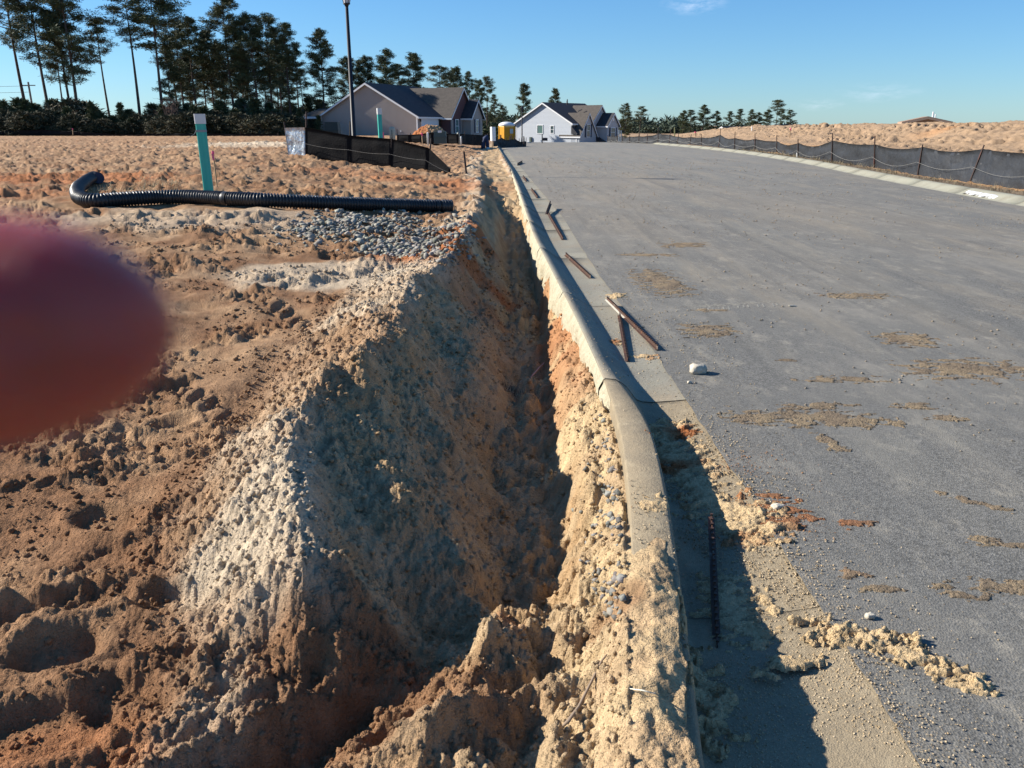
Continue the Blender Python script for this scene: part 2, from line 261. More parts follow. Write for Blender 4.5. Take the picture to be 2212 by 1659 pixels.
# ------------------------------------------------------------------ materials
MATS = {}
def mat(name, col=(.5,.5,.5), rough=.8, metal=0.0, noise=None, bump=None, attr=None, spec=.3, sss=None, emit=None, trans=None, lines=None):
    """noise=(scale, colour2, lo, hi); bump=(scale, dist); lines=(axis pitch depth)"""
    if name in MATS: return MATS[name]
    m = bpy.data.materials.new(name); m.use_nodes = True; t = m.node_tree; b = t.nodes['Principled BSDF']; L = t.links.new
    b.inputs['Roughness'].default_value = rough; b.inputs['Metallic'].default_value = metal; b.inputs['Specular IOR Level'].default_value = spec
    cd = t.nodes.new('ShaderNodeTexCoord'); src = None
    if attr:
        a = t.nodes.new('ShaderNodeAttribute'); a.attribute_name = attr; src = a.outputs['Color']
    else:
        rgb = t.nodes.new('ShaderNodeRGB'); rgb.outputs[0].default_value = (*col, 1); src = rgb.outputs[0]
    for nz in (noise or []):
        sc, c2, lo, hi = nz[:4]
        n = t.nodes.new('ShaderNodeTexNoise'); n.inputs['Scale'].default_value = sc; n.inputs['Detail'].default_value = 5; n.inputs['Roughness'].default_value = .6
        if len(nz) > 4:
            mp = t.nodes.new('ShaderNodeMapping'); mp.inputs['Scale'].default_value = nz[4]; L(cd.outputs['Object'], mp.inputs[0]); L(mp.outputs[0], n.inputs['Vector'])
            if len(nz) > 5: mp.inputs['Rotation'].default_value = (0, 0, nz[5])
        else: L(cd.outputs['Object'], n.inputs['Vector'])
        r = t.nodes.new('ShaderNodeMapRange'); r.inputs[1].default_value = lo; r.inputs[2].default_value = hi; L(n.outputs[0], r.inputs[0])
        mx = t.nodes.new('ShaderNodeMix'); mx.data_type = 'RGBA'; L(r.outputs[0], mx.inputs[0]); L(src, mx.inputs[6]); mx.inputs[7].default_value = (*c2, 1); src = mx.outputs[2]
    L(src, b.inputs['Base Color'])
    if bump:
        prev = None
        for sc, d in bump:
            n = t.nodes.new('ShaderNodeTexNoise'); n.inputs['Scale'].default_value = sc; n.inputs['Detail'].default_value = 4; L(cd.outputs['Object'], n.inputs['Vector'])
            bp = t.nodes.new('ShaderNodeBump'); bp.inputs['Distance'].default_value = d; L(n.outputs[0], bp.inputs['Height'])
            if prev: L(prev, bp.inputs['Normal'])
            prev = bp.outputs[0]
        L(prev, b.inputs['Normal'])
    if lines:
        w = t.nodes.new('ShaderNodeTexWave'); w.wave_type = 'BANDS'; w.bands_direction = lines[0]; w.wave_profile = 'SAW'; w.inputs['Scale'].default_value = pi*2/20/lines[1]*1.0
        L(cd.outputs['Object'], w.inputs['Vector']); bp = t.nodes.new('ShaderNodeBump'); bp.inputs['Distance'].default_value = lines[2]; L(w.outputs[1], bp.inputs['Height']); L(bp.outputs[0], b.inputs['Normal'])
    if sss: b.inputs['Subsurface Weight'].default_value = sss[0]; b.inputs['Subsurface Radius'].default_value = sss[1]; b.inputs['Subsurface Scale'].default_value = sss[2]
    if trans: b.inputs['Transmission Weight'].default_value = trans
    MATS[name] = m; return m
M_soil = mat('soil', attr='soil', rough=.95, spec=.12, noise=[(260,(.52,.42,.32),.60,.95),(190,(.10,.06,.04),.64,.95)], bump=[(75,.022),(240,.007)])
M_conc = mat('concrete', (.255,.235,.18), .9, noise=[(2.2,(.21,.19,.155),.45,.75),(120,(.40,.38,.32),.52,.75),(1.1,(.30,.24,.16),.5,.75),(.5,(.16,.15,.125),.55,.7)], bump=[(220,.003),(30,.003)])
M_concw = mat('concrete_pale', (.29,.28,.215), .9, noise=[(2.5,(.24,.22,.165),.45,.7),(40,(.36,.35,.29),.5,.8)], bump=[(80,.003)])
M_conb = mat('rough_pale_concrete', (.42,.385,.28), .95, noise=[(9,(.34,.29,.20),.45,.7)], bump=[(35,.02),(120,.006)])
M_concs = mat('sandy_concrete', (.255,.205,.135), .9, noise=[(3,(.20,.165,.115),.45,.7),(150,(.45,.37,.25),.56,.75),(9,(.33,.27,.18),.55,.75)], bump=[(200,.004),(40,.004)])
M_wood = mat('wood', (.33,.22,.13), .8, noise=[(30,(.2,.13,.08),.4,.7)])
M_steel = mat('rusty_steel', (.085,.05,.038), .6, .3, noise=[(18,(.20,.09,.05),.52,.75),(5,(.36,.31,.25),.60,.70)], bump=[(90,.002)])
M_post = mat('dark_post', (.035,.025,.022), .7, noise=[(6,(.10,.04,.025),.5,.8)])
M_fab = mat('black_fabric', (.009,.009,.010), .8, spec=.1, noise=[(3,(.014,.013,.013),.4,.7)], bump=[(20,.01)])
M_fabg = mat('dark_fabric', (.018,.020,.024), .6, spec=.35, noise=[(1.2,(.030,.032,.036),.4,.7)], bump=[(4,.05),(30,.01)])
M_silver = mat('silver_film', (.60,.64,.66), .22, .2, spec=1.0, noise=[(2.5,(.20,.24,.27),.45,.7,(3,3,1))], bump=[(3.5,.12)])
M_string = mat('string', (.22,.215,.20), .8)
M_pipe = mat('black_plastic', (.016,.017,.020), .42, spec=.45, noise=[(5,(.05,.045,.04),.55,.8)])
M_teal = mat('teal_plastic', (.02,.36,.29), .45, spec=.5, noise=[(3,(.05,.42,.34),.4,.7,(6,6,.5))])
M_cap = mat('white_plastic', (.62,.62,.60), .5)
M_pink = mat('pink_ribbon', (.85,.10,.22), .6)
M_white = mat('white_paint', (.7,.7,.7), .5)
M_panel = mat('white_sheet', (.80,.80,.78), .6)
M_sid1 = mat('grey_siding', (.34,.305,.285), .7, lines=('Z', .12, .02), noise=[(.6,(.31,.28,.26),.4,.7)])
M_sid2 = mat('pale_blue_siding', (.43,.46,.50), .65, lines=('Z', .19, .045), noise=[(.5,(.40,.43,.47),.4,.7)])
M_roofd = mat('dark_shingles', (.035,.037,.045), .9, noise=[(3,(.06,.058,.062),.4,.7),(14,(.025,.025,.03),.5,.7)])
M_roofb = mat('brown_shingles', (.075,.065,.057), .9, noise=[(3,(.105,.09,.078),.4,.7),(14,(.05,.045,.04),.5,.7)])
M_brick = mat('dark_maroon', (.12,.06,.06), .9)
M_shut = mat('shutter_blue', (.02,.028,.055), .6)
M_glass = mat('window_glass', (.06,.09,.10), .15, spec=.8)
M_glassg = mat('green_glass', (.10,.17,.16), .2, spec=.8)
M_black = mat('black_metal', (.012,.013,.02), .5)
M_lamp = mat('frosted_glass', (.55,.55,.58), .4, spec=.5)
M_box = mat('utility_green', (.065,.085,.075), .6)
M_ped = mat('utility_grey', (.36,.37,.31), .6)
M_yel = mat('yellow_plastic', (.45,.21,.010), .5, noise=[(2,(.50,.24,.012),.4,.7)])
M_roofw = mat('translucent_white', (.65,.66,.70), .5)
M_bark = mat('bark', (.11,.078,.062), .95, noise=[(3,(.06,.045,.038),.4,.7,(1,1,.3))], bump=[(6,.05)])
M_twig = mat('twig', (.24,.18,.13), .9)
M_straw = mat('dry_grass', (.42,.34,.20), .9)
M_denim = mat('denim_cloth', (.035,.05,.10), .85, noise=[(5,(.015,.02,.045),.4,.7)])
M_gravel = mat('grey_stone', attr='tint', rough=.9, bump=[(60,.006)])
M_ndl = [mat('pine_needles', (.075,.098,.042), .65, noise=[(.8,(.14,.14,.06),.45,.7),(3,(.035,.052,.028),.45,.65)]),
         mat('pine_needles_olive', (.095,.105,.042), .7, noise=[(.8,(.13,.125,.055),.45,.7),(3,(.04,.05,.024),.45,.65)]),
         mat('pine_needles_far', (.034,.052,.034), .8, noise=[(.8,(.055,.068,.04),.45,.7)])]
M_shr = mat('shrub_leaves', (.060,.062,.028), .8, noise=[(1.2,(.13,.105,.06),.45,.62),(4,(.02,.027,.014),.45,.65)])
M_brn = mat('bare_twigs', (.17,.11,.085), .9)
def asphalt():
    m = bpy.data.materials.new('asphalt'); m.use_nodes = True; t = m.node_tree; b = t.nodes['Principled BSDF']; L = t.links.new
    b.inputs['Roughness'].default_value = .88; b.inputs['Specular IOR Level'].default_value = .25
    cd = t.nodes.new('ShaderNodeTexCoord'); N = t.nodes.new
    def noise(s, d=4, scale=None, rot=0, rgh=.6):
        n = N('ShaderNodeTexNoise'); n.inputs['Scale'].default_value = s; n.inputs['Detail'].default_value = d; n.inputs['Roughness'].default_value = rgh
        if scale:
            mp = N('ShaderNodeMapping'); mp.inputs['Scale'].default_value = scale; mp.inputs['Rotation'].default_value = (0, 0, rot); L(cd.outputs['Object'], mp.inputs[0]); L(mp.outputs[0], n.inputs['Vector'])
        else: L(cd.outputs['Object'], n.inputs['Vector'])
        return n.outputs[0]
    def rng_(o, a, c, lo=0, hi=1):
        r = N('ShaderNodeMapRange'); r.inputs[1].default_value = a; r.inputs[2].default_value = c; r.inputs[3].default_value = lo; r.inputs[4].default_value = hi; L(o, r.inputs[0]); return r.outputs[0]
    def mix(f, a, c):
        x = N('ShaderNodeMix'); x.data_type = 'RGBA'; L(f, x.inputs[0])
        if isinstance(a, tuple): x.inputs[6].default_value = (*a, 1)
        else: L(a, x.inputs[6])
        if isinstance(c, tuple): x.inputs[7].default_value = (*c, 1)
        else: L(c, x.inputs[7])
        return x.outputs[2]
    def mul(a, c):
        x = N('ShaderNodeMath'); x.operation = 'MULTIPLY'; L(a, x.inputs[0])
        if isinstance(c, float): x.inputs[1].default_value = c
        else: L(c, x.inputs[1])
        return x.outputs[0]
    sep = N('ShaderNodeSeparateXYZ'); L(cd.outputs['Object'], sep.inputs[0])
    vor = N('ShaderNodeTexVoronoi'); vor.inputs['Scale'].default_value = 130; L(cd.outputs['Object'], vor.inputs['Vector'])
    sepc = N('ShaderNodeSeparateColor'); L(vor.outputs['Color'], sepc.inputs[0])
    c = mix(rng_(sepc.outputs[0], .1, .95), (.068,.066,.060), (.20,.193,.176))
    c = mix(rng_(noise(.45, 5), .35, .7), c, (.15,.145,.13))
    c = mix(mul(rng_(noise(1.1, 6, (1, .22, 1), .30, .7), .50, .72), .60), c, (.225,.21,.175))          # swept dust streaks
    c = mix(mul(rng_(noise(2.4, 7, (1, .45, 1), -.35, .75), .56, .72), .7), c, (.27,.25,.205))
    c = mix(mul(rng_(noise(9, 5, None, 0, .7), .60, .75), .55), c, (.31,.29,.25))
    dirt = mul(rng_(noise(.16, 5, (1, .25, 1), .1, .65), .44, .62), rng_(sep.outputs[1], 4., 16.))
    dirt = mul(dirt, rng_(sep.outputs[0], 9., 5.))
    c = mix(mul(dirt, .7), c, (.24,.195,.14))
    c = mix(mul(rng_(sep.outputs[1], 6., 50.), .55), c, (.225,.212,.185))
    c = mix(mul(mul(rng_(noise(.9, 7, (1, .16, 1), .12, .8), .50, .66), rng_(sep.outputs[1], 3., 9.)), .55), c, (.28,.235,.17))
    c = mix(mul(rng_(noise(1.0, 5, (5.5, .16, 1), .16, .7), .52, .64), .26), c, (.26,.235,.19))
    c = mix(mul(rng_(noise(1.0, 4, (4.0, .10, 1), .22, .6), .56, .66), .22), c, (.06,.06,.056))
    c = mix(mul(rng_(noise(3.5, 8, (1, .6, 1), .5, .78), .54, .68), .7), c, (.31,.28,.225))
    c = mix(mul(rng_(noise(.7, 9, (1, .5, 1), .25, .8), .52, .62), .5), c, (.245,.225,.19))
    c = mix(mul(rng_(noise(28, 4, None, 0, .8), .60, .72), .5), c, (.36,.34,.29))
    c = mix(mul(rng_(noise(.5, 3, (1, .12, 1), 0), .62, .7), .35), c, (.10,.10,.105))
    L(c, b.inputs['Base Color'])
    bp = N('ShaderNodeBump'); bp.inputs['Distance'].default_value = .0022; L(vor.outputs['Distance'], bp.inputs['Height'])
    b2 = N('ShaderNodeBump'); b2.inputs['Distance'].default_value = .0018; L(noise(60, 6, None, 0, .8), b2.inputs['Height']); L(bp.outputs[0], b2.inputs['Normal']); L(b2.outputs[0], b.inputs['Normal'])
    return m
M_asph = asphalt()
# ------------------------------------------------------------------ mesh helpers
def add(name, me, parent=None, m=None, smooth=False, **props):
    o = bpy.data.objects.new(name, me); COL.objects.link(o)
    if parent: o.parent = parent
    if m is not None and not me.materials:
        for q in (m if isinstance(m, (list, tuple)) else [m]): me.materials.append(q)
    if smooth: me.polygons.foreach_set('use_smooth', [True]*len(me.polygons))
    for k, v in props.items(): o[k] = v
    return o
def thing(name, label, cat, loc=(0,0,0), rz=0, group=None):
    o = bpy.data.objects.new(name, None); COL.objects.link(o); o.location = loc; o.rotation_euler = (0, 0, rz); o.empty_display_size = .2
    o['label'] = label; o['category'] = cat
    if group: o['group'] = group
    return o
class MB:
    def __init__(s): s.v = []; s.f = []
    def raw(s, v, f): n = len(s.v); s.v += [tuple(p) for p in v]; s.f += [tuple(i+n for i in q) for q in f]; return s
    def box(s, x0, y0, z0, x1, y1, z1):
        return s.raw([(x0,y0,z0),(x1,y0,z0),(x1,y1,z0),(x0,y1,z0),(x0,y0,z1),(x1,y0,z1),(x1,y1,z1),(x0,y1,z1)], [(0,3,2,1),(4,5,6,7),(0,1,5,4),(1,2,6,5),(2,3,7,6),(3,0,4,7)])
    def poly(s, base, h):   # prism from 3-D base polygon and offset vector
        n = len(base); return s.raw(list(base)+[tuple(np.add(p, h)) for p in base], [tuple(range(n))[::-1], tuple(range(n, 2*n))]+[(i, (i+1) % n, n+(i+1) % n, n+i) for i in range(n)])
    def tube(s, pts, rad, n=8, cap=True):
        pts = [np.array(p, float) for p in pts]; rad = [rad]*len(pts) if isinstance(rad, (int, float)) else rad
        rings = []; up = np.array((.0123, .03, 1.0))
        for i, p in enumerate(pts):
            d = pts[min(i+1, len(pts)-1)]-pts[max(i-1, 0)]; d = d/(np.linalg.norm(d)+1e-9)
            if abs(d @ up) > .97*np.linalg.norm(up): a = np.cross(d, (0, 1, 0))
            else: a = np.cross(d, up)
            a /= np.linalg.norm(a); b_ = np.cross(d, a)
            rings.append([tuple(p+rad[i]*(cos(2*pi*k/n)*a+sin(2*pi*k/n)*b_)) for k in range(n)])
        o = len(s.v)
        for r in rings: s.v += r
        for i in range(len(pts)-1):
            for k in range(n): s.f.append((o+i*n+k, o+i*n+(k+1) % n, o+(i+1)*n+(k+1) % n, o+(i+1)*n+k))
        if cap: s.f.append(tuple(o+k for k in range(n))[::-1]); s.f.append(tuple(o+(len(pts)-1)*n+k for k in range(n)))
        return s
    def mesh(s, name):
        me = bpy.data.meshes.new(name); me.from_pydata(s.v, [], s.f); me.update(); return me
    def obj(s, name, m, parent=None, smooth=False, **p): return add(name, s.mesh(name), parent, m, smooth, **p)
def npmesh(name, v, faces, cols=None, attr='soil'):
    """v (n,3); faces (m,k) uniform"""
    me = bpy.data.meshes.new(name); k = faces.shape[1]
    me.vertices.add(len(v)); me.vertices.foreach_set('co', v.astype(np.float32).ravel())
    me.loops.add(faces.size); me.loops.foreach_set('vertex_index', faces.astype(np.int32).ravel())
    me.polygons.add(len(faces)); me.polygons.foreach_set('loop_start', np.arange(0, faces.size, k, dtype=np.int32)); me.polygons.foreach_set('loop_total', np.full(len(faces), k, np.int32))
    if cols is not None:
        a = me.attributes.new(attr, 'FLOAT_COLOR', 'POINT'); a.data.foreach_set('color', np.c_[cols, np.ones(len(cols))].astype(np.float32).ravel())
    me.update(calc_edges=True); return me
def gridfaces(nr, nc):
    i = np.arange(nr-1)[:, None]*nc+np.arange(nc-1)[None, :]; i = i.ravel()
    return np.c_[i, i+1, i+nc+1, i+nc]
# ------------------------------------------------------------------ ground
ys = [1.15]
while ys[-1] < 420: ys.append(ys[-1]+max(.0058, .0036*ys[-1]**1.24))
ys = np.array([-40, -15, -6, -3, -1.5, -.8, -.3, 0, .2, .4, .55, .7, .8, .9, 1.0, 1.08]+ys+[600, 900, 1500])
u = np.concatenate([np.linspace(-1.12, .42, 640), np.linspace(.42, 1.12, 140)[1:]])
wid = .95+.64*np.clip(ys, 1.1, 420)
X = u[None, :]*wid[:, None]; o_ = np.linspace(0, 1, 26)[1:]**3
edge = 900.0
XL = X[:, :1]-(edge+X[:, :1])*o_[None, ::-1]; XR = X[:, -1:]+(edge-X[:, -1:])*o_[None, :]
X = np.c_[XL, X, XR]; Y = np.repeat(ys[:, None], X.shape[1], 1)
Z = height(X, Y)
# snug the mesh under the road
inb = (X > rk(Y)+3.2) & (X < rk(Y)+19.5) & (Y > 16) & (Y < 112); Z = Z-.7*inb
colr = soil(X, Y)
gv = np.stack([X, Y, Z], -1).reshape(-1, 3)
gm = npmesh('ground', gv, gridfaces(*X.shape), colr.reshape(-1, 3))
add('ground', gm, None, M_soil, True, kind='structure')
bs = np.linspace(2.6, 20.5, 190); by = np.concatenate([np.arange(14, 60, .17), np.arange(60, 116, .3)])
BS, BY = np.meshgrid(bs, by); BX = rk(BY)+BS
bz = height(BX, BY, False); ed = sm((BS-2.6)/.9)*sm((20.5-BS)/1.)*sm((BY-14)/3)*sm((116-BY)/4)
face = sm((BS-5.0)/3)
bn = .15*fbm(BX*.28, BY*.16, 4, 9)*face+.07*fbm(BX*1.4, BY*.8, 4, 11)*(.25+face)+.035*lumps(BX*2.6, BY*2.2, 12, .7)*(.35+.65*face)+.03*fbm(BX*5, BY*4, 3, 13)
for k_, (s0, s1, w_, pt_, dp_, sk) in enumerate([(8.6,8.9,.8,.95,.30,.8),(10.6,10.9,.8,.95,.32,-.8),(6.6,7.3,.6,.7,.16,.8),(12.4,12.9,.9,1.05,.34,.8),(14.6,14.4,.9,1.1,.30,-.8)]):
    cs_ = s0+(s1-s0)*(BY-20)/80+.35*np.sin(BY*.09+k_*1.7)+.12*fbm(BY*.5, BY*0+k_, 2, 14); tt_ = BS-cs_
    q_ = ((BY+np.abs(tt_)*sk)/pt_); q_ = q_-np.floor(q_); on = sm(.6+1.6*fbm(BY*.12+k_*7, BY*0+k_, 3, 19))
    bn = bn+on*sm((w_/2-np.abs(tt_))/.15)*(sm((.5-np.abs(q_-.5)-.1)/.16)*dp_-dp_*.6)
bn = bn-.5*np.exp(-(((BX-25.5)/1.6)**2+((BY-62)/2.4)**2))-.35*np.exp(-(((BX-23.5)/1.0)**2+((BY-49)/1.6)**2))
BZ = bz+(bn+.12)*ed-.5*(1-ed)
bc = soil(BX, BY); bc = lerp(bc, C_(.48,.24,.10), .55*sm(1-np.hypot((BX-25.2)/2.2, (BY-50)/3)))
add('soil_bank', npmesh('soil_bank', np.stack([BX, BY, BZ], -1).reshape(-1, 3), gridfaces(*BX.shape), bc.reshape(-1, 3)), None, M_soil, True, kind='structure')
def hz(x, y): return float(height(np.array([x]), np.array([y]), True)[0])
def hb(x, y): return float(height(np.array([x]), np.array([y]), False)[0])
def Pg(px, py, off=0.0, z0=.2):
    z = z0
    for _ in range(14):
        x, y = P(px, py, z+off); z = .4*z+.6*float(h_base(x, y))
    return x, y, z
# ------------------------------------------------------------------ road
ry = np.concatenate([np.arange(-8, 12, .35), np.arange(12, 60, 1.2), np.arange(60, 172, 3.0)])
nx = 26; t = np.linspace(0, 1, nx)
def jag(y): return .015*fbm(y*2.3, y*0+3, 4, 41)
ry2 = np.unique(np.concatenate([ry, np.arange(1.2, 9, .04)]))
l = lip(ry2)+jag(ry2); r = rk(ry2)-.01
RX = l[:, None]+(r-l)[:, None]*(t[None, :]**1.3); RY = np.repeat(ry2[:, None], nx, 1); RZ = -drop(RX, RY)+.006
rm = npmesh('road', np.stack([RX, RY, RZ], -1).reshape(-1, 3), gridfaces(*RX.shape)); add('road', rm, None, M_asph, False, kind='structure')
# ------------------------------------------------------------------ kerbs
def kprof(y):
    w = float(sm((y-3.9)/1.7)); k = float(kb(y)); wd = float(lip(y))-k+.012
    A = [(0,-.45),(0,.11),(.004,.134),(.016,.142),(.05,.134),(.09,.112),(.14,.078),(.19,.044),(.235,.016),(.27,.002),(.31,-.006),(max(.45, wd*.8),-.002),(wd, .0)]
    B = [(0,-.45),(0,.12),(.002,.142),(.010,.150),(.155,.150),(.166,.146),(.174,.132),(.182,.05),(.190,-.04),(.24,-.055),(.34,-.050),(max(.45, wd*.8),-.025),(wd,-.001)]
    if wd < .55: A = [(a*wd/.55 if a > .1 else a, b) for a, b in A[:-2]]+[(wd*.85,-.002),(wd, 0)]
    return [(k+a*w+c*(1-w), b*w+d*(1-w)) for (a, b), (c, d) in zip(A, B)]
kerb = bpy.data.objects.new('kerb_and_gutter', None); COL.objects.link(kerb); kerb['kind'] = 'structure'
joints = [-6, -3, -.2, 2.62, P(1300,822,.13)[1], P(1213,632,.13)[1]]
while joints[-1] < 76: joints.append(joints[-1]+3.05)
for j0, j1 in zip(joints[:-1], joints[1:]):
    n = max(3, int((j1-j0)/(.06 if j1 < 9 else .5))); st = np.linspace(j0+.004, j1-.004, n); V = []; Fc = []
    off = random.uniform(-.003, .003)
    for y in st:
        pr = kprof(y); V += [(a, y+.0*a, b+off-float(drop(a, y))) for a, b in pr]
    npf = len(pr)
    for i in range(n-1):
        for q in range(npf-1): Fc.append((i*npf+q, i*npf+q+1, (i+1)*npf+q+1, (i+1)*npf+q))
    Fc.append(tuple(range(npf))); Fc.append(tuple((n-1)*npf+q for q in range(npf))[::-1])
    o = MB().raw(V, Fc).obj('kerb_section', M_conc if j0 > 4.9 else M_concs, kerb, True)
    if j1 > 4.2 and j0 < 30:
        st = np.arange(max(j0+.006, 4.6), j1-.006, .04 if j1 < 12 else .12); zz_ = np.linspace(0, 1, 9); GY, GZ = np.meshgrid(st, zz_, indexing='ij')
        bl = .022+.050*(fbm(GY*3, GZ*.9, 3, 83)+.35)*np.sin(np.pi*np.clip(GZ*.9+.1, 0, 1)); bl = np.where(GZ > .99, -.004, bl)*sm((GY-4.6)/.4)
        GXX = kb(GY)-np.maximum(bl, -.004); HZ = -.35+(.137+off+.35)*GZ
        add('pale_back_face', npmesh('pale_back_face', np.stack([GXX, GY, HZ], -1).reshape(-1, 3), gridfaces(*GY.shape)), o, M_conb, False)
# dark joint bed under the sections
V = []; n = len(ry2)
for y in ry2[ry2 < 78]: k = float(kb(y)); V += [(k+.01, y, -.3), (k+.01, y, .06), (k+.05, y, .05), (k+.2, y, -.09), (float(lip(y))+.05, y, -.03)]
V = np.array(V); add('kerb_bedding', npmesh('kerb_bedding', V, gridfaces(len(V)//5, 5)), None, mat('dark_grit', (.07,.055,.045), .95), False, kind='structure')
rkerb = bpy.data.objects.new('far_side_kerb', None); COL.objects.link(rkerb); rkerb['kind'] = 'structure'
yy = 4.0; js = []
while yy < 84: js.append(yy); yy += 3.05
jr = P(2083,412,.08)[1]; sh = min((a-jr for a in js), key=abs); js = [a-sh for a in js]
for j0, j1 in zip(js[:-1], js[1:]):
    st = np.linspace(j0+.012, j1-.012, 5); V = []; Fc = []; pf = [(-.06,.004),(.0,.010),(.08,.03),(.2,.085),(.3,.125),(.38,.145),(.50,.145),(.53,.13),(.53,-.1)]
    for y in st: V += [(float(rk(y))+a, y, b-float(drop(12, y))) for a, b in pf]
    k_ = len(pf)
    for i in range(4):
        for q in range(k_-1): Fc.append((i*k_+q, (i+1)*k_+q, (i+1)*k_+q+1, i*k_+q+1))
    Fc += [tuple(range(k_)), tuple(4*k_+q for q in range(k_))[::-1]]
    MB().raw(V, Fc).obj('kerb_section', M_concw, rkerb, True)
def curbpoint(y, a, up):
    pf = [(-.06,.004),(.0,.010),(.08,.03),(.2,.085),(.3,.125),(.38,.145)]
    return (float(rk(y))+a, y, float(np.interp(a, [p[0] for p in pf], [p[1] for p in pf]))+up-float(drop(12, y)))
# scribbled white paint on the far kerb
mbp = MB()
y0 = jr-.25
for i in range(9):
    ya = y0-i*.17; pts = [curbpoint(ya+.10*sin(i*2.1), .05, .006), curbpoint(ya-.05, .13, .006), curbpoint(ya+.02*i % .1, .24, .006), curbpoint(ya-.16, .2, .006), curbpoint(ya-.2, .08, .006)]
    for p, q in zip(pts[:-1], pts[1:]):
        d = np.subtract(q, p); nrm = np.array((-d[1], d[0], 0)); nrm = nrm/(np.linalg.norm(nrm)+1e-6)*.032
        mbp.raw([tuple(p-nrm), tuple(p+nrm), tuple(q+nrm), tuple(q-nrm)], [(0, 1, 2, 3)])
mbp.obj('white_paint_scribble', M_white, rkerb)
# ------------------------------------------------------------------ loose crumbs, clods, stones (merged masses)
ICO_V = np.array([(0,0,-1),(.7236,-.5257,-.4472),(-.2764,-.8506,-.4472),(-.8944,0,-.4472),(-.2764,.8506,-.4472),(.7236,.5257,-.4472),(.2764,-.8506,.4472),(-.7236,-.5257,.4472),(-.7236,.5257,.4472),(.2764,.8506,.4472),(.8944,0,.4472),(0,0,1)])
ICO_F = np.array([(0,1,2),(1,0,5),(0,2,3),(0,3,4),(0,4,5),(1,5,10),(2,1,6),(3,2,7),(4,3,8),(5,4,9),(1,10,6),(2,6,7),(3,7,8),(4,8,9),(5,9,10),(6,10,11),(7,6,11),(8,7,11),(9,8,11),(10,9,11)])
OCT_V = np.array([(1,0,0),(-1,0,0),(0,1,0),(0,-1,0),(0,0,1),(0,0,-1)], float); OCT_F = np.array([(0,2,4),(2,1,4),(1,3,4),(3,0,4),(2,0,5),(1,2,5),(3,1,5),(0,3,5)])
def scatter(name, x, y, z, r, cols, m, kindv=ICO_V, kindf=ICO_F, jitter=.28, flat=.8, attr='soil', smooth=False):
    n = len(x); V = np.repeat(kindv[None], n, 0)*(1+jitter*rng.uniform(-1, 1, (n, len(kindv), 1)))
    V = V*np.stack([rng.uniform(.75, 1.25, n), rng.uniform(.75, 1.25, n), rng.uniform(.6, 1., n)*flat], -1)[:, None]
    a = rng.uniform(0, 2*pi, n); b = rng.uniform(-.6, .6, n); ca, sa, cb, sb = np.cos(a), np.sin(a), np.cos(b), np.sin(b)
    vy = V[..., 1]*cb[:, None]-V[..., 2]*sb[:, None]; vz = V[..., 1]*sb[:, None]+V[..., 2]*cb[:, None]
    vx = V[..., 0]*ca[:, None]-vy*sa[:, None]; vy = V[..., 0]*sa[:, None]+vy*ca[:, None]
    V = np.stack([vx*r[:, None]+x[:, None], vy*r[:, None]+y[:, None], vz*r[:, None]+z[:, None]], -1)
    k = len(kindv); Fc = (kindf[None]+(np.arange(n)*k)[:, None, None]).reshape(-1, 3)
    c = np.repeat(cols[:, None], k, 1).reshape(-1, 3)
    return add(name, npmesh(name, V.reshape(-1, 3), Fc, c, attr), None, m, smooth, kind='stuff')
# clods on the bank, the rim and the rough ground
def sample(n, x0, x1, y0, y1, wfun):
    X = rng.uniform(x0, x1, n); Y = y0*(y1/y0)**rng.random(n) if y0 > 0 else rng.uniform(y0, y1, n)
    w = wfun(X, Y); k = rng.random(n) < w; return X[k], Y[k]
def wclod(X, Y):
    fx, _ = L_foot(Y); c, _ = L_crest(Y); l, _ = L_lip(Y); k = kb(Y)
    bank = (X > fx-.15) & (X < c+.12); cl = fbm(X*1.8, Y*1.8, 3, 50)
    w = np.where(bank, .6, .30*sm(.5+1.6*cl)); w = np.where((X > c+.12) & (X < l), .45, w); w = np.where((X > l) & (X < k), .45, w)
    return w*(X < k-.01)*(np.abs(X) < Y*.72+.3)
cx_, cy_ = sample(105000, -6.5, .8, 1.3, 11, wclod)
r = (.0036+.011*rng.random(len(cx_))**5)*np.interp(cy_, [1.3, 3, 11], [1, 1.1, 2.2])
scatter('loose_clods', cx_, cy_, height(cx_, cy_)+r*.35, r, np.clip(soil(cx_, cy_)*rng.uniform(.85, 1.15, (len(cx_), 1)), 0, 1), M_soil, jitter=.16, flat=.95, smooth=True)
# sand crumbs on the kerb, the gutter and the road edge
def gut_z(X, Y):
    out = np.full(len(X), .008)
    for i, (a, b) in enumerate(zip(X, Y)):
        if a < lip(b):
            pr = kprof(b); out[i] = np.interp(a, [p[0] for p in pr[1:]], [p[1] for p in pr[1:]])
    return out
def wcr(X, Y):
    k = kb(Y); l = lip(Y); t_ = (X-k)/(l-k)
    near = sm((5.2-Y)/1.5)
    w = np.where(t_ < .4, .18, .6)*near*sm(.45+1.5*fbm(X*3, Y*2, 3, 60))
    w = np.where((t_ > .45) & (t_ < 1.0) & (Y < 4.3) & (Y > 2.2), np.maximum(w, .9*sm(.4+1.8*fbm(X*3, Y*1.6, 3, 61))), w)
    w = np.where(t_ > 1, .55*np.exp(-(X-l)/.12)*near, w)
    w = np.where((Y > 5), .05, w)
    return w*(X > k+.01)
cx_, cy_ = sample(150000, .3, 1.7, 1.35, 9, wcr)
r = (.0013+.0036*rng.random(len(cx_))**4)*np.interp(cy_, [1.3, 4, 12], [1, 1.3, 2.0]); gz = gut_z(cx_, cy_)
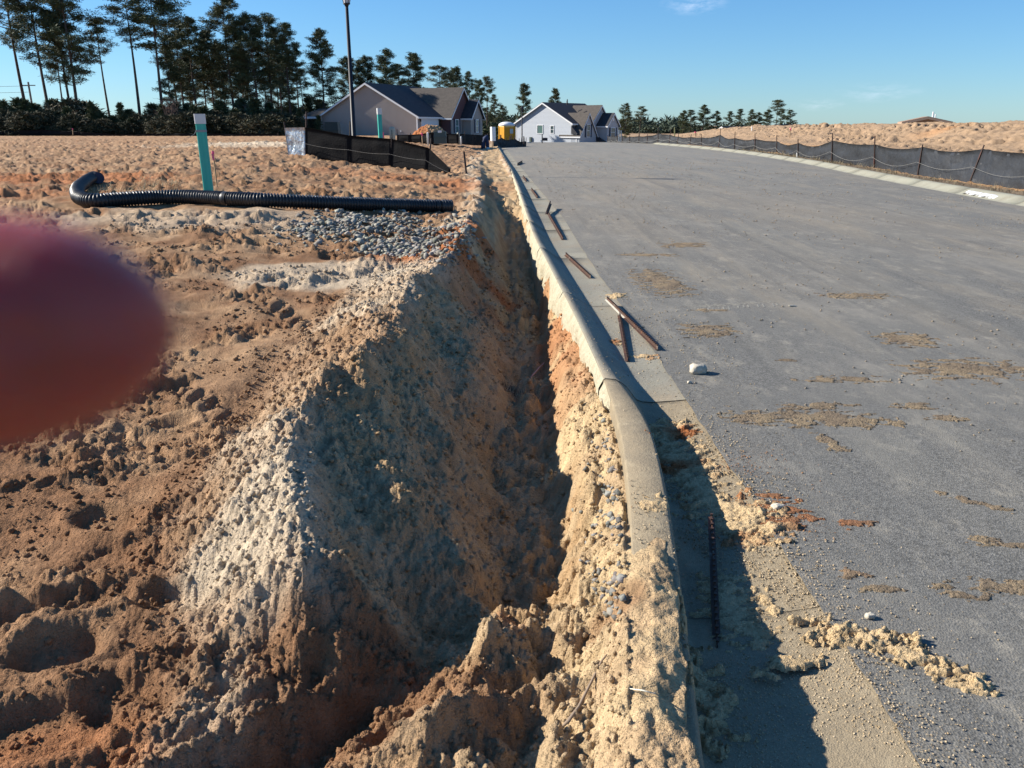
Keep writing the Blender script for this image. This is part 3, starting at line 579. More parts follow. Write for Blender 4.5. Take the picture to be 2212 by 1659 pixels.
cc = lerp(C_(.66,.54,.38), YEL, rng.random(len(cx_))); cl = sm(.2+2*fbm(cx_*2.2, cy_*2.2, 2, 62))*((cy_ > 3.1) & (cy_ < 4.2)); cc = lerp(cc, CLAY, cl*.7)
scatter('sand_crumbs_in_gutter', cx_, cy_, gz+r*.4, r, cc, M_soil, OCT_V, OCT_F, .3, .9)
# grit over the asphalt
cx_, cy_ = sample(26000, 1.0, 11, 1.6, 45, lambda X, Y: (X > lip(Y)+.02)*(X < Y*.68+.3)*sm(.35+1.3*fbm(X*.7, Y*.5, 3, 66)))
r = (.0016+.006*rng.random(len(cx_))**5)*np.interp(cy_, [1.6, 8, 45], [1, 2., 6])
cc = lerp(C_(.42,.33,.23), C_(.30,.26,.21), rng.random(len(cx_)))
scatter('grit_on_road', cx_, cy_, r*.4+.006, r, cc, M_soil, OCT_V, OCT_F, .3, .8)
# thin crusts of mud stuck to the asphalt
MUD = [(1650,905,.20,.11,0),(1770,905,.34,.10,0),(1830,915,.25,.07,0),(1970,880,.12,.05,0),(2040,905,.10,.05,0),(1760,880,.22,.05,.1),(1835,822,.20,.06,0),(1760,824,.12,.03,0),(2080,800,.36,.20,.2),(2180,800,.35,.08,0),
       (1810,972,.05,.05,.4),(1780,950,.05,.07,.5),(1845,1247,.055,.03,.3),(1905,1278,.07,.025,0),(2030,1270,.05,.02,0),(2080,1290,.09,.03,-.3),(2150,1272,.12,.045,-.2),(2200,1268,.10,.03,0),(2130,1175,.08,.035,0),(2190,1180,.05,.02,0),(2110,1090,.13,.03,-.7),
       (1540,672,.16,.04,0),(1700,780,.07,.03,0),(1400,552,.32,.10,0),(1425,610,.20,.65,.08),(1530,715,.18,.20,0),(1850,1135,.08,.03,0),(1690,1115,.13,.11,.3),(1670,1070,.07,.04,0),(1960,735,.2,.2,0),(1480,530,.3,.2,.4),(1850,640,.3,.12,0)]
SAND = [(1850,1380,.15,.05,-.35,.034),(1960,1420,.09,.045,-.4,.024),(2030,1450,.10,.05,-.7,.026),(2090,1490,.07,.025,-.3,.012),(1700,1430,.10,.03,.3,.012),(1790,1370,.07,.04,0,.016)]
def crust(name, lst, hgt, colf, step, seed, dens=.012):
    Vs = []; Fs = []; Cs = []; n0 = 0
    for e in lst:
        px, py, a, b, rot = e[:5]; h = e[5] if len(e) > 5 else hgt; cx, cy = P(px, py, 0)
        s = max(step, a/40, .0025*cy/3); R_ = max(a, b)*1.35
        g = np.arange(-R_, R_+s, s); gx, gy = np.meshgrid(g, g); wx, wy = gx+cx, gy+cy
        uu = gx*cos(rot)+gy*sin(rot); vv = -gx*sin(rot)+gy*cos(rot)
        d = 1-np.sqrt((uu/a)**2+(vv/b)**2)
        th = d*.62+1.05*fbm(wx*11/(1+.2*cy/3), wy*21/(1+.2*cy/3), 5, seed, .7)+.02
        z = np.clip(th*3, 0, 1)**.6*h*(.65+.5*fbm(wx*14, wy*18, 3, seed+3))+.3*h*np.clip(th*3, 0, 1)*lumps(wx*40, wy*40, seed, .9)
        base = np.where(wx < lip(wy), -.012, .0)
        keep = (th > 0); idx = -np.ones(keep.shape, int)
        fc = keep[:-1, :-1] | keep[1:, :-1] | keep[:-1, 1:] | keep[1:, 1:]
        ii = np.arange(keep.size).reshape(keep.shape)
        Vs.append(np.stack([wx, wy, np.where(keep, .007+z, .0)+base], -1).reshape(-1, 3))
        q = np.c_[ii[:-1, :-1][fc], ii[:-1, 1:][fc], ii[1:, 1:][fc], ii[1:, :-1][fc]]
        Fs.append(q+n0); n0 += keep.size; Cs.append(colf(wx.ravel(), wy.ravel()))
    V = np.concatenate(Vs); Fc = np.concatenate(Fs); C0 = np.concatenate(Cs)
    used = np.unique(Fc); remap = -np.ones(len(V), int); remap[used] = np.arange(len(used))
    return add(name, npmesh(name, V[used], remap[Fc], C0[used]), None, M_soil, True, kind='stuff')
def mudcol(x, y):
    n = fbm(x*5, y*5, 3, 70); red = sm((3.9-y)/.4)*sm((y-2.75)/.3)*sm((1.75-x)/.3)
    return lerp(lerp(C_(.29,.22,.14), C_(.21,.16,.11), sm(.5+n)), CLAY*.8, red*.7)
crust('mud_crusts_on_road', MUD, .006, mudcol, .006, 71)
crust('spilled_sand_on_road', SAND, .026, lambda x, y: lerp(YEL*1.08, YEL*.9, sm(.5+fbm(x*8, y*8, 2, 74))), .005, 75)
GUT = [(1480,990,.10,.45,.0,.020),(1560,1090,.10,.30,.1,.022),(1620,1120,.12,.18,.3,.02),(1450,920,.12,.12,0,.02),(1590,1290,.10,.22,0,.014),(1520,1470,.07,.22,0,.035),(1640,1350,.06,.06,0,.015),(1330,740,.05,.10,0,.012),(1390,770,.09,.06,0,.01),(1330,640,.07,.12,0,.01),(1420,1155,.07,.05,.2,.012)]
def gcol(x, y): return lerp(YEL, CLAY*.9, sm(.1+1.3*fbm(x*3, y*3, 3, 77))*((y > 3.0) & (y < 7.5)))
o = crust('sand_in_gutter', GUT, .02, gcol, .007, 78)
me = o.data; vv = np.empty(len(me.vertices)*3, np.float32); me.vertices.foreach_get('co', vv); vv = vv.reshape(-1, 3)
base = np.where(vv[:, 0] < lip(vv[:, 1]), -.012, 0.); gz = gut_z(vv[:, 0], vv[:, 1]); vv[:, 2] += gz-base-.008+.003*(vv[:, 2] > .006)
vv[:, 2] = np.where(vv[:, 0] < kb(vv[:, 1])+.01, gz-.05, vv[:, 2])
me.vertices.foreach_set('co', vv.ravel()); me.update()
tp = MB(); a_ = np.array(P(1495, 668)); b_ = np.array(P(1725, 652)); d_ = (b_-a_)/np.linalg.norm(b_-a_); n_ = np.array((-d_[1], d_[0])); L_ = np.linalg.norm(b_-a_)
for i in range(int(L_/.055)):
    if random.random() < .22: continue
    for q0, q1 in ((-.16, -.02), (.02, .16)):
        c_ = a_+d_*(i*.055+random.uniform(-.006, .006)); sk = .5*(1 if q0 < 0 else -1); q0 *= random.uniform(.6, 1); q1 *= random.uniform(.6, 1)
        p = [c_+n_*q0+d_*q0*sk, c_+n_*q1+d_*q1*sk, c_+n_*q1+d_*(q1*sk+.016), c_+n_*q0+d_*(q0*sk+.016)]
        tp.poly([(float(v[0]), float(v[1]), .0065) for v in p], (0, 0, .002))
tp.obj('dusty_tyre_print', mat('dry_dust', (.27,.255,.215), .95, noise=[(30,(.17,.165,.15),.4,.6)]), kind='stuff')
# grey gravel heap, and stones beside the kerb
def stones(name, pts, rad, n, tone=(.25,.24,.22)):
    a = []; 
    for i in range(n): px, py, sx, sy = random.choice(pts); a.append((random.gauss(px, sx), random.gauss(py, sy)))
    a = np.array(a); z = np.full(n, .2)
    for _ in range(14): x, y = P(a[:, 0], a[:, 1], z); z = .4*z+.6*h_base(x, y)
    k_ = x < kb(y)-.03; x = x[k_]; y = y[k_]; r = rad*(.35+1.15*rng.random(len(x))**1.8); c = np.array(tone)[None]*rng.uniform(.6, 1.35, (len(x), 1))*rng.uniform(.95, 1.05, (len(x), 3))
    return scatter(name, x, y, height(x, y)+r*.3, r, c, M_gravel, jitter=.55, flat=.8, attr='tint')
stones('gravel_heap', [(690,495,45,13),(790,500,60,16),(880,515,50,18),(940,530,35,16),(975,500,22,12),(800,475,60,7),(860,545,40,10)], .034, 2600, (.235,.22,.185))
stones('gravel_by_kerb', [(1300,1090,22,50),(1325,1050,18,45),(1320,1160,18,30),(1290,1290,16,30),(1320,950,14,22),(1330,1320,12,30)], .013, 260, (.20,.19,.17))
stones('rubble_heap', [(985,306,14,2.2),(965,305,16,2.0),(1002,307,8,2)], .14, 260, (.25,.245,.22))
# ------------------------------------------------------------------ posts lying in the gutter
def steel_t(name, p, q, label, z0, z1, w=.035, kind='rusty_steel', m=None, tip=None):
    a = np.array((*P(*p, z0), z0)); b = np.array((*P(*q, z1), z1)); L = np.linalg.norm(b-a)
    t = bpy.data.objects.new(name, None); COL.objects.link(t); t.location = a; t['label'] = label; t['category'] = 'steel post'; t['group'] = 'steel posts lying along the gutter'
    t.rotation_euler = mathutils.Vector(b-a).to_track_quat('X', 'Z').to_euler()
    s = w/.035
    MB().box(0, -.018*s, 0, L, .018*s, .0045*s).box(0, -.0025*s, .0045*s, L, .0025*s, .030*s).obj('flange', m or M_steel, t)
    n = min(int(L/(.045*s)), 60); st0 = MB().box(-.006*s, -.007*s, .0302*s, .006*s, .007*s, .040*s).mesh('stud')
    for i in range(n): so_ = add('stud', st0, t, m or M_steel); so_.location = ((i+.5)*L/n, 0, 0)
    if tip: MB().box(-.001, -.0185*s, -.0005, L*tip, .0185*s, .0052*s).obj('pale_end', mat('worn_paint', (.62,.57,.47), .7), t)
    return t
steel_t('steel_post', (1311,648), (1421,756), 'long steel post lying slantwise on top of another, one end pale', .055, .012, tip=.42)
steel_t('steel_post', (1338,682), (1356,782), 'rusty steel post propped under the longer one in the gutter', .01, -.005, .036)
steel_t('steel_post', (1222,552), (1276,602), 'rusty steel post alone in the gutter below the middle kerb joint', .0, -.005, .04)
steel_t('steel_post', (1184,462), (1216,518), 'brown steel post crossing the gutter with a broken piece at its end', .03, -.003, .045)
steel_t('steel_post', (1181,463), (1189,441), 'short bent dark steel piece standing proud of the gutter', .03, .10, .06)
steel_t('steel_post', (1148,410), (1161,428), 'small far steel post lying on the gutter beside the kerb top', .01, .0, .05)
steel_t('steel_post', (1130,383), (1137,392), 'tiny rusty steel scrap on the gutter near the end of the exposed kerb', .01, .0, .06)
steel_t('steel_post', (1118,357), (1128,351), 'dark scrap of steel on the asphalt edge beyond the exposed kerb', .01, .03, .08)
steel_t('steel_post', (1536,1118), (1549,1405), 'steel post lying in the kerb shadow, half buried in sand', .03, -.060, .028)
def rock(name, px, py, r, label, col=(.5,.45,.36), sc=(1,.7,.62), z=0.006):
    x, y = P(px, py, z); bmv = []
    V = []; Fq = []; n = 22; mcount = 14
    for i in range(mcount):
        th = pi*i/(mcount-1)
        for k in range(n):
            ph = 2*pi*k/n; d = np.array((sin(th)*cos(ph), sin(th)*sin(ph), cos(th)))
            d2 = np.sign(d)*np.abs(d)**.72; q = 1+.22*float(fbm(np.array(d[0]*1.6+px), np.array(d[1]*1.6+d[2]*1.3), 3, 80))
            V.append((d2[0]*r*sc[0]*q, d2[1]*r*sc[1]*q, d2[2]*r*sc[2]*q))
    for i in range(mcount-1):
        for k in range(n): Fq.append((i*n+k, (i+1)*n+k, (i+1)*n+(k+1) % n, i*n+(k+1) % n))
    o = MB().raw(V, Fq).obj(name, mat('pale_stone', col, .9, noise=[(25,(.36,.30,.22),.45,.7),(70,(.6,.56,.48),.55,.7)], bump=[(45,.006)]), None, True); o.location = (x, y, z+r*sc[2]*.75); o.rotation_euler = (0, .12, .2)
    o['label'] = label; o['category'] = 'stone'; return o
rock('stone', 1507, 806, .062, 'pale angular stone alone on the asphalt beside the kerb joint')
rock('small_clod', 1489, 828, .016, 'small brown lump on the asphalt just below the pale stone', (.36,.27,.18))
rock('small_clod', 1879, 1335, .018, 'sandy lump on the asphalt above the spilled sand', (.5,.40,.26))
rock('small_clod', 1712, 690-28, .02, 'dark flat piece of rust on the asphalt near the mud scuffs', (.12,.07,.05), (2.2,.5,.35)).location.z = .012
rock('small_clod', 1681, 1099, .028, 'reddish rounded lump of clay at the asphalt edge', (.42,.22,.13), (1.2,.8,.5))
# ------------------------------------------------------------------ corrugated pipe
CL = [(213,386,.115),(203,383,.11),(186,393,.11),(170,406,.11),(166,417,.11),(170,428,.11),(186,434.5,.11),(210,436,.11),(250,433,.11),(293,430,.11),(345,427.5,.11),(400,427,.12),(450,428.5,.12),(488,431,.11),(560,433.5,.10),(640,437,.10),(732,441,.10),(830,444,.10),(900,445.5,.10),(955,447,.10)]
def pipe():
    def land(px, py):
        x, y, z = Pg(px, py+13.5, 0); return z
    pts = []
    for px, py, rr in CL:
        x, y, z = Pg(px, py, .105); pts.append((x, y, z+.105+.012))
    pts = np.array(pts)
    # rest it on the ground
    for i, (x, y, z) in enumerate(pts):
        pass
    s = np.r_[0, np.cumsum(np.linalg.norm(np.diff(pts, axis=0), axis=1))]; L = s[-1]
    root = thing('drain_pipe', 'long black corrugated drain pipe lying on the soil with a bent left end', 'pipe', (0, 0, 0))
    def sweep(name, a, b, prof, m):
        n = max(2, int((b-a)/.0085)); ss = np.linspace(a, b, n); C0 = np.stack([np.interp(ss, s, pts[:, k]) for k in range(3)], 1)
        # smooth the path
        ker = np.ones(31)/31
        if n > 60: C0 = np.stack([np.convolve(np.pad(C0[:, k], 15, mode='edge'), ker, 'valid') for k in range(3)], 1)
        T_ = np.gradient(C0, axis=0); T_ /= np.linalg.norm(T_, axis=1)[:, None]; side = np.cross(T_, (0, 0, 1)); side /= np.linalg.norm(side, axis=1)[:, None]; up = np.cross(side, T_)
        rr = prof(ss); k = 22; an = np.linspace(0, 2*pi, k, endpoint=False)
        V = C0[:, None]+rr[:, None, None]*(np.cos(an)[None, :, None]*side[:, None]+np.sin(an)[None, :, None]*up[:, None])
        base = np.arange(n-1)[:, None]*k; q = np.arange(k)[None, :]; Fc = np.stack([base+q, base+(q+1) % k, base+k+(q+1) % k, base+k+q], -1).reshape(-1, 4)
        return add(name, npmesh(name, V.reshape(-1, 3), Fc), root, m, True)
    rib = lambda q, p=.046: np.clip(np.cos(2*pi*q/p)*1.6, -1, 1)
    mid = s[13]
    sweep('corrugated_tube', .0, mid-.012, lambda q: .101+.010*rib(q), M_pipe)
    sweep('corrugated_tube', mid+.012, L, lambda q: .099+.010*rib(q), M_pipe)
    sweep('joint_band', mid-.035, mid+.035, lambda q: .1105-.003*np.abs(np.sin((q-mid)*60)), M_pipe)
    e = pts[-1]; d = (pts[-1]-pts[-2]); d /= np.linalg.norm(d); 
    global _pipe_end; _pipe_end = (e, d)
    # coupling at the right end: short band of coarser ribs, hollow
    ss = np.linspace(-.10, .17, 46); side = np.cross(d, (0, 0, 1)); side /= np.linalg.norm(side); up = np.cross(side, d); k = 24; an = np.linspace(0, 2*pi, k, endpoint=False)
    rr = .106+.006*np.clip(np.cos(2*pi*ss/.05)*2, -1, 1)-.018*np.exp(-((ss+.02)/.02)**2)
    ss2 = np.r_[ss, ss[-1], ss[-1]-.001, -.05]; rr2 = np.r_[rr, .098, .088, .085]
    V = e[None, None]+ss2[:, None, None]*d+rr2[:, None, None]*(np.cos(an)[None, :, None]*side+np.sin(an)[None, :, None]*up)
    n = len(ss2); base = np.arange(n-1)[:, None]*k; q = np.arange(k)[None, :]; Fc = np.stack([base+q, base+(q+1) % k, base+k+(q+1) % k, base+k+q], -1).reshape(-1, 4)
    add('end_coupling', npmesh('end_coupling', V.reshape(-1, 3), Fc), root, M_pipe, True)
    # dark mouth at the bent end
    e = pts[0]; d = pts[0]-pts[1]; d /= np.linalg.norm(d); MB().tube([e-d*.03, e+d*.004], [.103, .1045], 24).obj('end_plug', mat('blue_black_plastic', (.02,.03,.07), .5), root)
    return pts
ppts = pipe()
# ------------------------------------------------------------------ marker posts, stakes
def square_post(px, py, ptop, D, wpx, label, band=False):
    x, y, _ = at(px, py, D); z = hb(x, y)-.04; top = at(px, ptop, D)[2]; w = wpx/F*D*.95/2
    t = thing('marker_post', label, 'post', (x, y, z), .32, 'square teal posts with white caps')
    h = top-z; lean = (-.012*h, 0)
    def fr(mb, z0, z1, w_):
        a = w_; c = w_*.35; pr = []
        ring = lambda zz: [(px_+lean[0]*zz/h, py_, zz) for px_, py_ in [(-a, -a+c*.4), (-a+c*.4, -a), (a-c*.4, -a), (a, -a+c*.4), (a, a-c*.4), (a-c*.4, a), (-a+c*.4, a), (-a, a-c*.4)]]
        r0, r1 = ring(z0), ring(z1); n = 8
        return mb.raw(r0+r1, [tuple(range(n))[::-1], tuple(range(n, 2*n))]+[(i, (i+1) % n, n+(i+1) % n, n+i) for i in range(n)])
    fr(MB(), 0, h*.90, w).obj('shaft', M_teal, t); fr(MB(), h*.885, h, w*1.12).obj('cap', M_cap, t)
    if band:
        zb = h*.79; fr(MB(), zb, zb+.035, w*1.06).obj('wire_band', mat('grey_tape', (.25,.25,.27), .7), t)
        MB().tube([(-w*1.1, -w*1.05, zb+.03), (-w*1.35, -w, zb-.005), (-w*1.7, -w, zb-.035), (-w*2.6, -w, zb-.075), (-w*3.4, -w, zb-.10)], [.006, .009, .006, .004, .002], 6).obj('loose_wire_end', M_string, t)
    return t
square_post(451, 411, 246, 13.9, 20.5, 'square teal post with white cap standing behind the black pipe', True)
square_post(823, 297, 233.5, 31, 8.6, 'distant square teal post with white cap behind the black silt fence')
def stake(px, py, ptx, pty, D, label, w=.022, mstick=None, ribbon=True, rc=None, grp='stakes with pink flagging'):
    x, y, z = at(px, py, D); z = min(z, hb(x, y)+.3)-.06; tx, ty, tz = at(ptx, pty, D)
    t = thing('survey_stake', label, 'stake', (x, y, z), 0, grp); tp = (tx-x, 0, tz-z)
    MB().tube([(0, 0, 0), tp], w, 4).obj('stick', mstick or M_wood, t)
    if ribbon:
        rb = MB(); q = np.array(tp); r_ = max(w*1.5, .02)
        rb.tube([q*.985, q*.9], [r_*.9, r_*1.3], 6).obj('ribbon_wrap', rc or M_pink, t)
        MB().raw([tuple(q*.92+(-r_, -.03, 0)), tuple(q*.92+(r_*.6, -.03, 0)), tuple(q*.74+(r_*1.5, -.045, .01)), tuple(q*.72+(-r_*.2, -.04, 0)),
                  tuple(q*.92+(-r_, -.027, 0)), tuple(q*.92+(r_*.6, -.027, 0)), tuple(q*.74+(r_*1.5, -.042, .01)), tuple(q*.72+(-r_*.2, -.037, 0))], [(0,1,2,3),(7,6,5,4),(0,4,5,1),(1,5,6,2),(2,6,7,3),(3,7,4,0)]).obj('ribbon_tail', rc or M_pink, t)
    return t
stake(468, 396, 459.5, 325, 14.4, 'wooden stake with pink ribbon leaning behind the near teal post', .013)
stake(829, 298, 827, 285, 31.5, 'short stake with pink ribbon beside the distant teal post')
stake(912.5, 300, 911, 287, 47, 'stake with bright pink flag in front of the reddish dirt pile', .03)
stake(1503, 294, 1501.5, 284.5, 88, 'stake with pink flag beyond the right fence, on the rising soil', .06)
stake(156.5, 284, 156.5, 277, 70, 'tiny stake with red ribbon at the edge of the pine trees', .03)
stake(1707, 283, 1708, 276, 66, 'small stake with red ribbon in the dug bank behind the right fence', .04)
stake(1458, 288, 1457, 275.5, 86, 'dull olive stake behind the right fence', .06, mat('olive_wood', (.14,.15,.07), .8), False)
stake(1624, 281, 1624.3, 273, 84, 'short whitish stake on the dug bank behind the right fence', .06, M_cap, False)
stake(1722, 342, 1721.5, 330, 43.5, 'small white marker at the foot of the right fence', .03, M_cap, False)
# ------------------------------------------------------------------ silt fences
def fence(name, label, posts, fabtop, fabbot, mf, thick=.012, string=None, group=None, sag=0.0, wrinkle=.02, mp=None, pr=.022, mats=None, seg=14):
    """posts: (base xyz, top xyz); fabtop/fabbot: xyz polylines with the same count; one panel between two neighbours"""
    t = thing(name, label, 'silt fence', (0, 0, 0), 0, group)
    for (b, tp) in posts: MB().tube([b, tp], [pr, pr*.8], 6).obj('post', mp or M_post, t)
    n = len(fabtop)
    for i in range(n-1):
        a0, a1, b0, b1 = [np.array(q, float) for q in (fabtop[i], fabtop[i+1], fabbot[i], fabbot[i+1])]
        m_ = seg; k = 7; V = []; d = a1-a0; nn = np.array((d[1], -d[0], 0)); nn /= np.linalg.norm(nn)+1e-9; Ln = np.linalg.norm(d)
        for side in (0, 1):
            for u_ in range(m_+1):
                f = u_/m_; sg = sag*sin(pi*f)*Ln*(.35+1.3*((i*37) % 10)/10)
                for v_ in range(k+1):
                    g = v_/k; p = (b0*(1-f)+b1*f)*(1-g)+(a0*(1-f)+a1*f)*g; p = p-np.array((0, 0, sg*g))
                    wv = wrinkle*float(fbm(np.array((p[0]+p[1])*1.9+g*2), np.array(g*2.2-(p[0]+p[1])*.6), 3, 90))*min(1, 4*f*(1-f)+.2)
                    V.append(p+nn*(wv+.02+side*thick))
        W_ = (m_+1)*(k+1); V = np.array(V); q = gridfaces(m_+1, k+1); Fc = np.r_[q, q[:, ::-1]+W_]
        ed = [(u_*(k+1), (u_+1)*(k+1)) for u_ in range(m_)]+[(u_*(k+1)+k, (u_+1)*(k+1)+k) for u_ in range(m_)]+[(v_, v_+1) for v_ in range(k)]+[(m_*(k+1)+v_, m_*(k+1)+v_+1) for v_ in range(k)]
        Fc = np.r_[Fc, np.array([(a, b, b+W_, a+W_) for a, b in ed])]
        me = npmesh('fabric_panel', V, Fc); add('fabric_panel', me, t, (mats[i] if mats else mf), True)
        if string:
            S = []
            for u_ in range(9):
                f = u_/8; g = string; p = (b0*(1-f)+b1*f)*(1-g)+(a0*(1-f)+a1*f)*g; S.append(p+nn*(.02-.11*np.sign(nn @ np.array((p[0], p[1], 0))))+np.array((0, 0, -.10*sin(pi*f)*Ln*.25-sag*sin(pi*f)*Ln*.8)))
            MB().tube(S, .0045*(1 if Ln < 8 else 1.2)*max(.8, np.linalg.norm(a0)/28), 4).obj('string', M_string if mf is not M_fab else mat('grey_string', (.20,.19,.17), .8), t)
    return t
def gpt(px, py, D, bury=0.0): x, y, z = at(px, py, D); return (x, y, z-bury)
PB = [((625,334,28.3),(613.7,263)),((660,335,28),(661.7,241)),((756,346,27.4),(756,262)),((845,357,26.8),(846,297)),((923,364,26.2),(931.5,299)),]
posts = [(gpt(a, b, D, .15), gpt(c, d, D)) for (a, b, D), (c, d) in PB]
ft = [gpt(616,276,28.3), gpt(660,275,28), gpt(756,292.5,27.4), gpt(848,300,26.8), gpt(926,319,26.2), gpt(974,366,25.8)]
fb = [gpt(625,337,28.3,.12), gpt(660,338,28,.12), gpt(756,348,27.4,.12), gpt(845,359,26.8,.12), gpt(923,366,26.2,.12), gpt(974,371,25.8,.10)]
fence('silt_fence', 'black silt fence panel by the lamp post, silvery at its left end', posts, ft, fb, M_fab, string=.52, mats=[M_silver, M_fab, M_fab, M_fab, M_fab], wrinkle=.05, pr=.03)
x, y, z = gpt(1008, 368, 25.2); tt = gpt(1002, 327, 25.2)
o = MB().tube([(x, y, z-.2), tt], .03, 6).obj('loose_fence_post', M_post); o['label'] = 'single dark post standing in the churned soil right of the silt fence'; o['category'] = 'post'
# right-hand fence, from near to far
RP = [((2246,421),(2262,322)),((2090,399),(2126,313)),((1981,383),(1993,312)),((1889,366),(1890,293)),((1797,352),(1798.5,287)),((1724,341),(1724,300)),((1678,332),(1678,292)),((1631,328),(1631,289)),((1586,325),(1588,284)),((1552,320),(1557,277)),((1515,316),(1515,289)),((1490,314),(1493,290)),((1462,312),(1466,288)),((1445,311),(1449,278)),((1421,309.5),(1422,276)),((1397,308.8),(1399,289)),((1380,308),(1380,290)),((1360,307.5),(1360,291)),((1344,307.2),(1344,290)),((1333,306.8),(1334,289)),((1322,306.5),(1322,291)),((1312,306.2),(1313,291))]
def dist(py, z): v = (py-CY)/F; zc = (H-z)/(SP+v*CP); return zc*(CP-v*SP)
posts = []; ft = []; fb = []
tops = [332,322,317.5,312,303.5,309,305,300,298,291,297,296,295,291,288,293,294,295,294,293.5,294,294.5]
lastD = 0
for i, ((bx, by), (tx, ty)) in enumerate(RP):
    D = dist(by-(0 if i < 8 else 0), .06) if by > 312 else None
    if D is None or D > 74: D = max(lastD+2.4, 66 if i < 14 else lastD+2.4)
    lastD = D
    b = gpt(bx, by, D); g = min(b[2], hb(b[0], b[1]))
    posts.append(((b[0], b[1], g-.15), gpt(tx, ty, D))); f = (tops[i]-by)/(ty-by); bxx = bx+(tx-bx)*f
    ft.append(gpt(bxx, tops[i], D)); fb.append((b[0], b[1], g-.10))
fence('long_silt_fence', 'long dark silt fence with leaning steel posts behind the far side kerb', posts, ft, fb, M_fabg, string=.55, sag=.025, wrinkle=.10, mp=mat('dark_rust_post', (.04,.022,.018), .7, noise=[(3,(.13,.04,.025),.5,.75)]), pr=.03, seg=10)
# fence bits in the middle distance
def simple_fence(name, label, pts, D0, D1, mf=M_fab, sag=.0, wr=.05, pr=.03, string=None):
    n = len(pts); ft = []; fb = []; ps = []
    for i, (px, pt, pp, pb) in enumerate(pts):
        D = D0+(D1-D0)*i/(n-1); b = gpt(px, pb, D); ft.append(gpt(px, pt, D)); fb.append((b[0], b[1], b[2]-.25)); ps.append(((b[0], b[1], b[2]-.25), gpt(px+(.6 if i % 2 else -.5), pp, D)))
    return fence(name, label, ps, ft, fb, mf, sag=sag, wrinkle=wr, pr=pr, string=string, seg=6)
simple_fence('silt_fence', 'low black silt fence in front of the reddish dirt pile', [(858,291.5,279,297),(886,291,287,297.5),(912,289.5,286,298.5),(934,286.5,285,300),(966,288.5,286,301),(990,289.5,286,301)], 53, 51)
simple_fence('silt_fence', 'dark silt fence stretching from the dirt pile towards the white board', [(990,288,284,302),(1003,290,283,304),(1022,291,289,306),(1048,292,289,307)], 54, 62, wr=.08)
simple_fence('silt_fence', 'sagging grey silt fence with bunched posts below the yellow toilet', [(1066,303,300,313),(1074,301,296,314),(1083,297,291,314.5),(1093,303,297,315),(1103,301,292,315),(1113,300,293,315),(1122,306,299,314),(1136,305,297,313.5)], 66, 70, M_fabg, .03)
for k, (px, top, b, lean) in enumerate([(1079.5,295,315,1.5),(1082,291,315,-1.5),(1099,295,315,2),(1107,291,315,-2),(1109,296,315,2.5),(1130.5,294,315,1),(1133,296,314,-1),(1126,297,314.5,1)]):
    a = gpt(px, b, 68+k*.2, .2); c = gpt(px+lean, top, 68+k*.2); o = MB().tube([a, c], .035, 6).obj('fence_stake', M_post); o['label'] = f'dark stake, {["leftmost", "second", "third", "fourth", "fifth", "third from the right,", "rightmost", "sixth"][k]} of the bunched stakes below the yellow toilet'; o['category'] = 'stake'; o['group'] = 'bunched dark stakes below the yellow toilet'
simple_fence('silt_fence', 'low dark silt fence along the foot of the pine wood', [(-20,283,282,288),(90,280,279,287),(170,284,283,288),(250,290,288,295),(330,289,288,296),(420,288,287,295.5),(520,289,287,295),(600,289,287,294.5)], 96, 92, wr=.15, pr=.04)
# leaning rolled cloth by the board
x, y, z = gpt(1043, 320, 58); t = thing('leaning_cloth_roll', 'dark blue cloth draped over a leaning stake beside the white board', 'cloth', (x, y, z-.1))
tp = np.array(gpt(1054, 289, 58))-np.array((x, y, z-.1)); MB().tube([(0,0,0), tuple(tp)], .035, 6).obj('stick', M_post, t)
MB().tube([(.02,0,.0), (.03,0,.35), (.13,0,.75), tuple(tp*.93)], [.16,.15,.14,.05], 10).obj('cloth', M_denim, t, True)
MB().tube([(.33,0,.02), (.33,0,.3), (.30,0,.7), tuple(tp*.9)], [.12,.13,.10,.05], 10).obj('cloth', M_denim, t, True)
MB().tube([(.33,-.02,-.02), (.33,-.02,.16)], [.125,.13], 10).obj('pale_hem', mat('pale_blue_cloth', (.45,.52,.55), .8), t, True)
